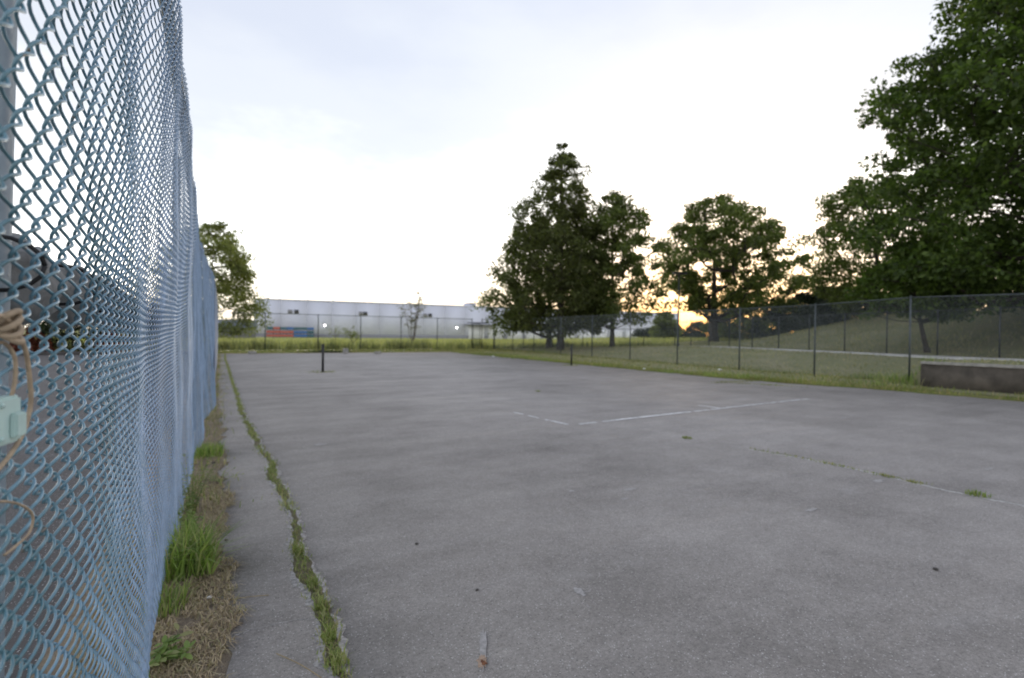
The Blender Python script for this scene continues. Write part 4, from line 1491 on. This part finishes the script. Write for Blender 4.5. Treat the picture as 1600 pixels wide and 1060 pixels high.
# saplings at the far fence: bare stems, few leaves
def sapling(label, x, y_, stems, h, leafn, seed, mat='leaf_sap', spread=0.9):
    r = random.Random(seed)
    t = thing('sapling', label, 'sapling', (x, y_, gz(x, y_)))
    ml = []
    for s in range(stems):
        a = r.uniform(0, 6.28)
        hh = h * r.uniform(0.75, 1.0)
        pts = [np.array((math.cos(a) * spread * f ** 1.2 * (0.5 + 0.5 * s / max(1, stems)) + r.uniform(-.05, .05), math.sin(a) * spread * f ** 1.2 * 0.6 + r.uniform(-.05, .05), hh * f)) for f in np.linspace(0, 1, 7)]
        m_ = MB().tube(pts, np.linspace(0.045, 0.012, 7), 6)
        for b in range(7):
            f = r.uniform(0.4, 0.98)
            c = np.array([np.interp(f, np.linspace(0, 1, 7), np.array(pts)[:, q]) for q in range(3)])
            ba = r.uniform(0, 6.28)
            e = c + np.array((math.cos(ba) * 0.7, math.sin(ba) * 0.5, r.uniform(0.1, 0.6))) * r.uniform(0.5, 1.3)
            m_.tube([c, (c + e) / 2 + (0, 0, 0.05), e], [0.014, 0.010, 0.006], 4)
            for q in range(leafn):
                ml.append(c + (e - c) * r.uniform(0.3, 1.05) + np.array([r.gauss(0, 0.14) for _ in range(3)]))
        m_.build('stem', M['bark_thin'], t, True)
    P = np.array(ml)
    n_ = len(P)
    g = np.random.default_rng(seed)
    d = g.normal(0, 1, (n_, 3))
    d /= np.linalg.norm(d, axis=1)[:, None]
    s_ = np.cross(d, g.normal(0, 1, (n_, 3)))
    s_ /= np.linalg.norm(s_, axis=1)[:, None]
    ls = 0.15 * g.uniform(0.6, 1.2, n_)[:, None]
    V = np.stack([P - d * ls * .5, P + s_ * ls * .3, P + d * ls * .5, P - s_ * ls * .3], 1)
    MB().add(V, np.arange(n_ * 4).reshape(-1, 4)).build('leaves', M[mat], t)


sapling('thin many-stemmed sapling with few leaves behind the far fence', 16.0, 46.9, 6, 5.9, 22, 3, spread=1.7)
sapling('single-stemmed young sapling before the warehouse, right of the left wall lamp', 11.0, 58, 1, 2.6, 22, 4, 'leaf_olive', 0.3)
sapling('short slanting shrub in the field beside the young sapling', 12.8, 57.5, 3, 1.9, 26, 5, 'leaf_olive', 1.2)

# hedge bushes beyond the parking lot on the left
for i, (x, y_, h, w, mt, lb) in enumerate(((-12.6, 44.5, 4.8, 3.2, 'leaf_hedge', 'dark bush across the parking lot, tallest one, at the left edge behind the mesh'),
                                           (-9.0, 46.5, 4.4, 3.0, 'leaf_hedge', 'dark bush across the parking lot, seen through the mesh right of the tan cord'),
                                           (-6.2, 47.5, 3.7, 2.4, 'leaf_hedge', 'dark bush across the parking lot seen through the bunched mesh'),
                                           (-3.6, 48.5, 3.2, 2.2, 'leaf_dark', 'green bush across the parking lot nearest the fence line'),
                                           (-10.4, 43.2, 1.5, 1.1, 'leaf_red', 'low red-leaved bush before the dark bushes, left one'),
                                           (-6.6, 44.8, 1.3, 1.0, 'leaf_red', 'low red-leaved bush before the dark bushes, right one'))):
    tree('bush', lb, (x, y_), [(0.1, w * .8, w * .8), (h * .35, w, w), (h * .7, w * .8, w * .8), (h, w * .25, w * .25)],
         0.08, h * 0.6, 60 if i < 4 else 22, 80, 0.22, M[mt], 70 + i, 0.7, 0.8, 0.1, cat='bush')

# ------------------------------------------------------------------ warehouse
WL, WR = np.array((7.2, 141.0)), np.array((141.3, 126.0))
wd = WR - WL
wlen = float(np.linalg.norm(wd))
wang = math.atan2(wd[1], wd[0])
wh = thing('warehouse', 'long pale lavender-white warehouse across the field behind the far fence', 'building', (WL[0], WL[1], 0.0), wang)
WH = 9.7
npan = 22
pw_ = wlen / npan
for i in range(npan):
    MB().box((i * pw_ + 0.012, 0, -1), (((i + 1) * pw_) - 0.012, 0.25, WH - 0.35)).build('wall_panel', M['build'], wh)
MB().box((0, 0.12, -1), (wlen, 50, WH - 0.5)).build('wall', M['build2'], wh)
MB().box((-0.1, -0.06, WH - 0.34), (wlen + 0.1, 0.5, WH)).build('parapet', M['build'], wh)
MB().box((-0.05, -0.03, -1), (wlen, 0.0, 0.9)).build('base_band', M['shutter'], wh)


def along(u):
    """distance along the wall seen at picture column u (from the camera at the origin)"""
    d = cam.matrix_world.to_3x3() @ Vector(((u - 800) / 790, 0, -1.0))
    # WL + s*wd_unit = k*d
    a = np.array([[wd[0] / wlen, -d.x], [wd[1] / wlen, -d.y]])
    s, k_ = np.linalg.solve(a, -WL)
    return float(s)


for u in (453, 463, 563.5, 570.5, 664, 671.5):
    s = along(u)
    dark = u in (463, 570.5, 671.5)
    w_ = MB().box((s - 0.62, -0.10, 6.05), (s + 0.62, 0.02, 7.15)).build('window', M['build2'], wh)
    MB().box((s - 0.52, -0.13, 6.13), (s + 0.52, -0.09, 7.07)).build('pane', M['glass'] if dark else M['shutter'], w_)
for u in (507, 713):
    s = along(u)
    f = MB().box((s - 0.25, -0.25, 3.15), (s + 0.25, 0.02, 3.75)).build('wall_lamp', M['shutter'], wh)
    MB().tube([(s, -0.27, 3.22), (s, -0.45, 3.30)], [0.22, 0.16], 12).build('lamp_glass', M['lamp_on'], f)
s0, s1 = along(737), along(750)
MB().box((s0, 4, WH - 0.6), (s1, 8, WH + 1.1)).build('roof_box', M['build2'], wh)
MB().tube([((s0 + s1) / 2, 6, WH + 1.0), ((s0 + s1) / 2, 6, WH + 2.6)], 0.06, 6).build('roof_mast', M['shutter'], wh)
for u in (437, 481, 521):
    MB().tube([(along(u), 3, WH - 0.5), (along(u), 3, WH + 0.5)], 0.12, 6).build('roof_vent', M['shutter'], wh)
s0, s1 = along(729), along(770)
MB().box((s0 - 0.5, -2.4, 3.95), (s1 + 1.5, 0.0, 4.3)).build('canopy', M['shutter'], wh)
for k_ in range(12):
    MB().box((s0 + 0.6 + k_ * 6.2, -0.16, -0.6), (s0 + 5.4 + k_ * 6.2, 0.02, 3.9 if k_ < 2 else 3.3)).build('loading_door', M['white'], wh)


# stacked crates in front of the warehouse
def crate(x, y_, z, mat, label, rz):
    t = thing('crate', label, 'crate', (x, y_, z), rz, 'stacked crates before the warehouse')
    rbox('bin', (1.5, 1.3, 0.62), (0, 0, 0.47), M[mat], t, 0.05)
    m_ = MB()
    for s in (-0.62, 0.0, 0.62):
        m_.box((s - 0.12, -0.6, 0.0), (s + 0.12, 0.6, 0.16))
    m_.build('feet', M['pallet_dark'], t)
    m_ = MB()
    m_.box((-0.78, -0.68, 0.70), (0.78, 0.68, 0.76))
    m_.build('rim', M[mat], t)


rows = {0: ['orange', 'orange', 'orange', 'orange', 'blue', 'blue', 'teal'],
        1: ['orange', 'orange', 'orange', 'orange', 'blue', 'blue', 'teal'],
        2: ['teal', 'orange', 'teal', 'blue', 'teal', 'teal', 'blue']}
ordn = ['leftmost', 'second from left', 'third from left', 'middle', 'third from right', 'second from right', 'rightmost']
lev = {0: 'bottom row', 1: 'middle row', 2: 'top row'}
for row, cs in rows.items():
    for i, c in enumerate(cs):
        s = along(417 + 5.5 + i * 10.3)
        p = WL + wd / wlen * s + np.array((-wd[1], wd[0])) / wlen * -4.0
        crate(p[0] * 1.0, p[1], row * 0.90, c, f'{c} crate, {ordn[i]} in the {lev[row]} of the stack before the warehouse', wang)

# shed with the blue roof, far left
shd = thing('shed', 'low shed with a blue roof behind the leftmost tree', 'building', (-10.5, 108, 0), R(4))
MB().box((0, 0, 0), (16.5, 8, 2.2)).build('wall', M['shutter'], shd)
MB().add([(-0.4, -0.4, 2.15), (16.9, -0.4, 2.15), (16.9, 4, 3.7), (-0.4, 4, 3.7), (16.9, 8.4, 2.15), (-0.4, 8.4, 2.15)],
         [(0, 1, 2, 3), (3, 2, 4, 5)], [(1, 4, 2), (0, 3, 5)]).build('roof', M['shedroof'], shd)
for k_ in range(3):
    MB().box((2 + k_ * 5, -0.05, 0.7), (4 + k_ * 5, 0.0, 1.8)).build('window', M['glass'], shd)
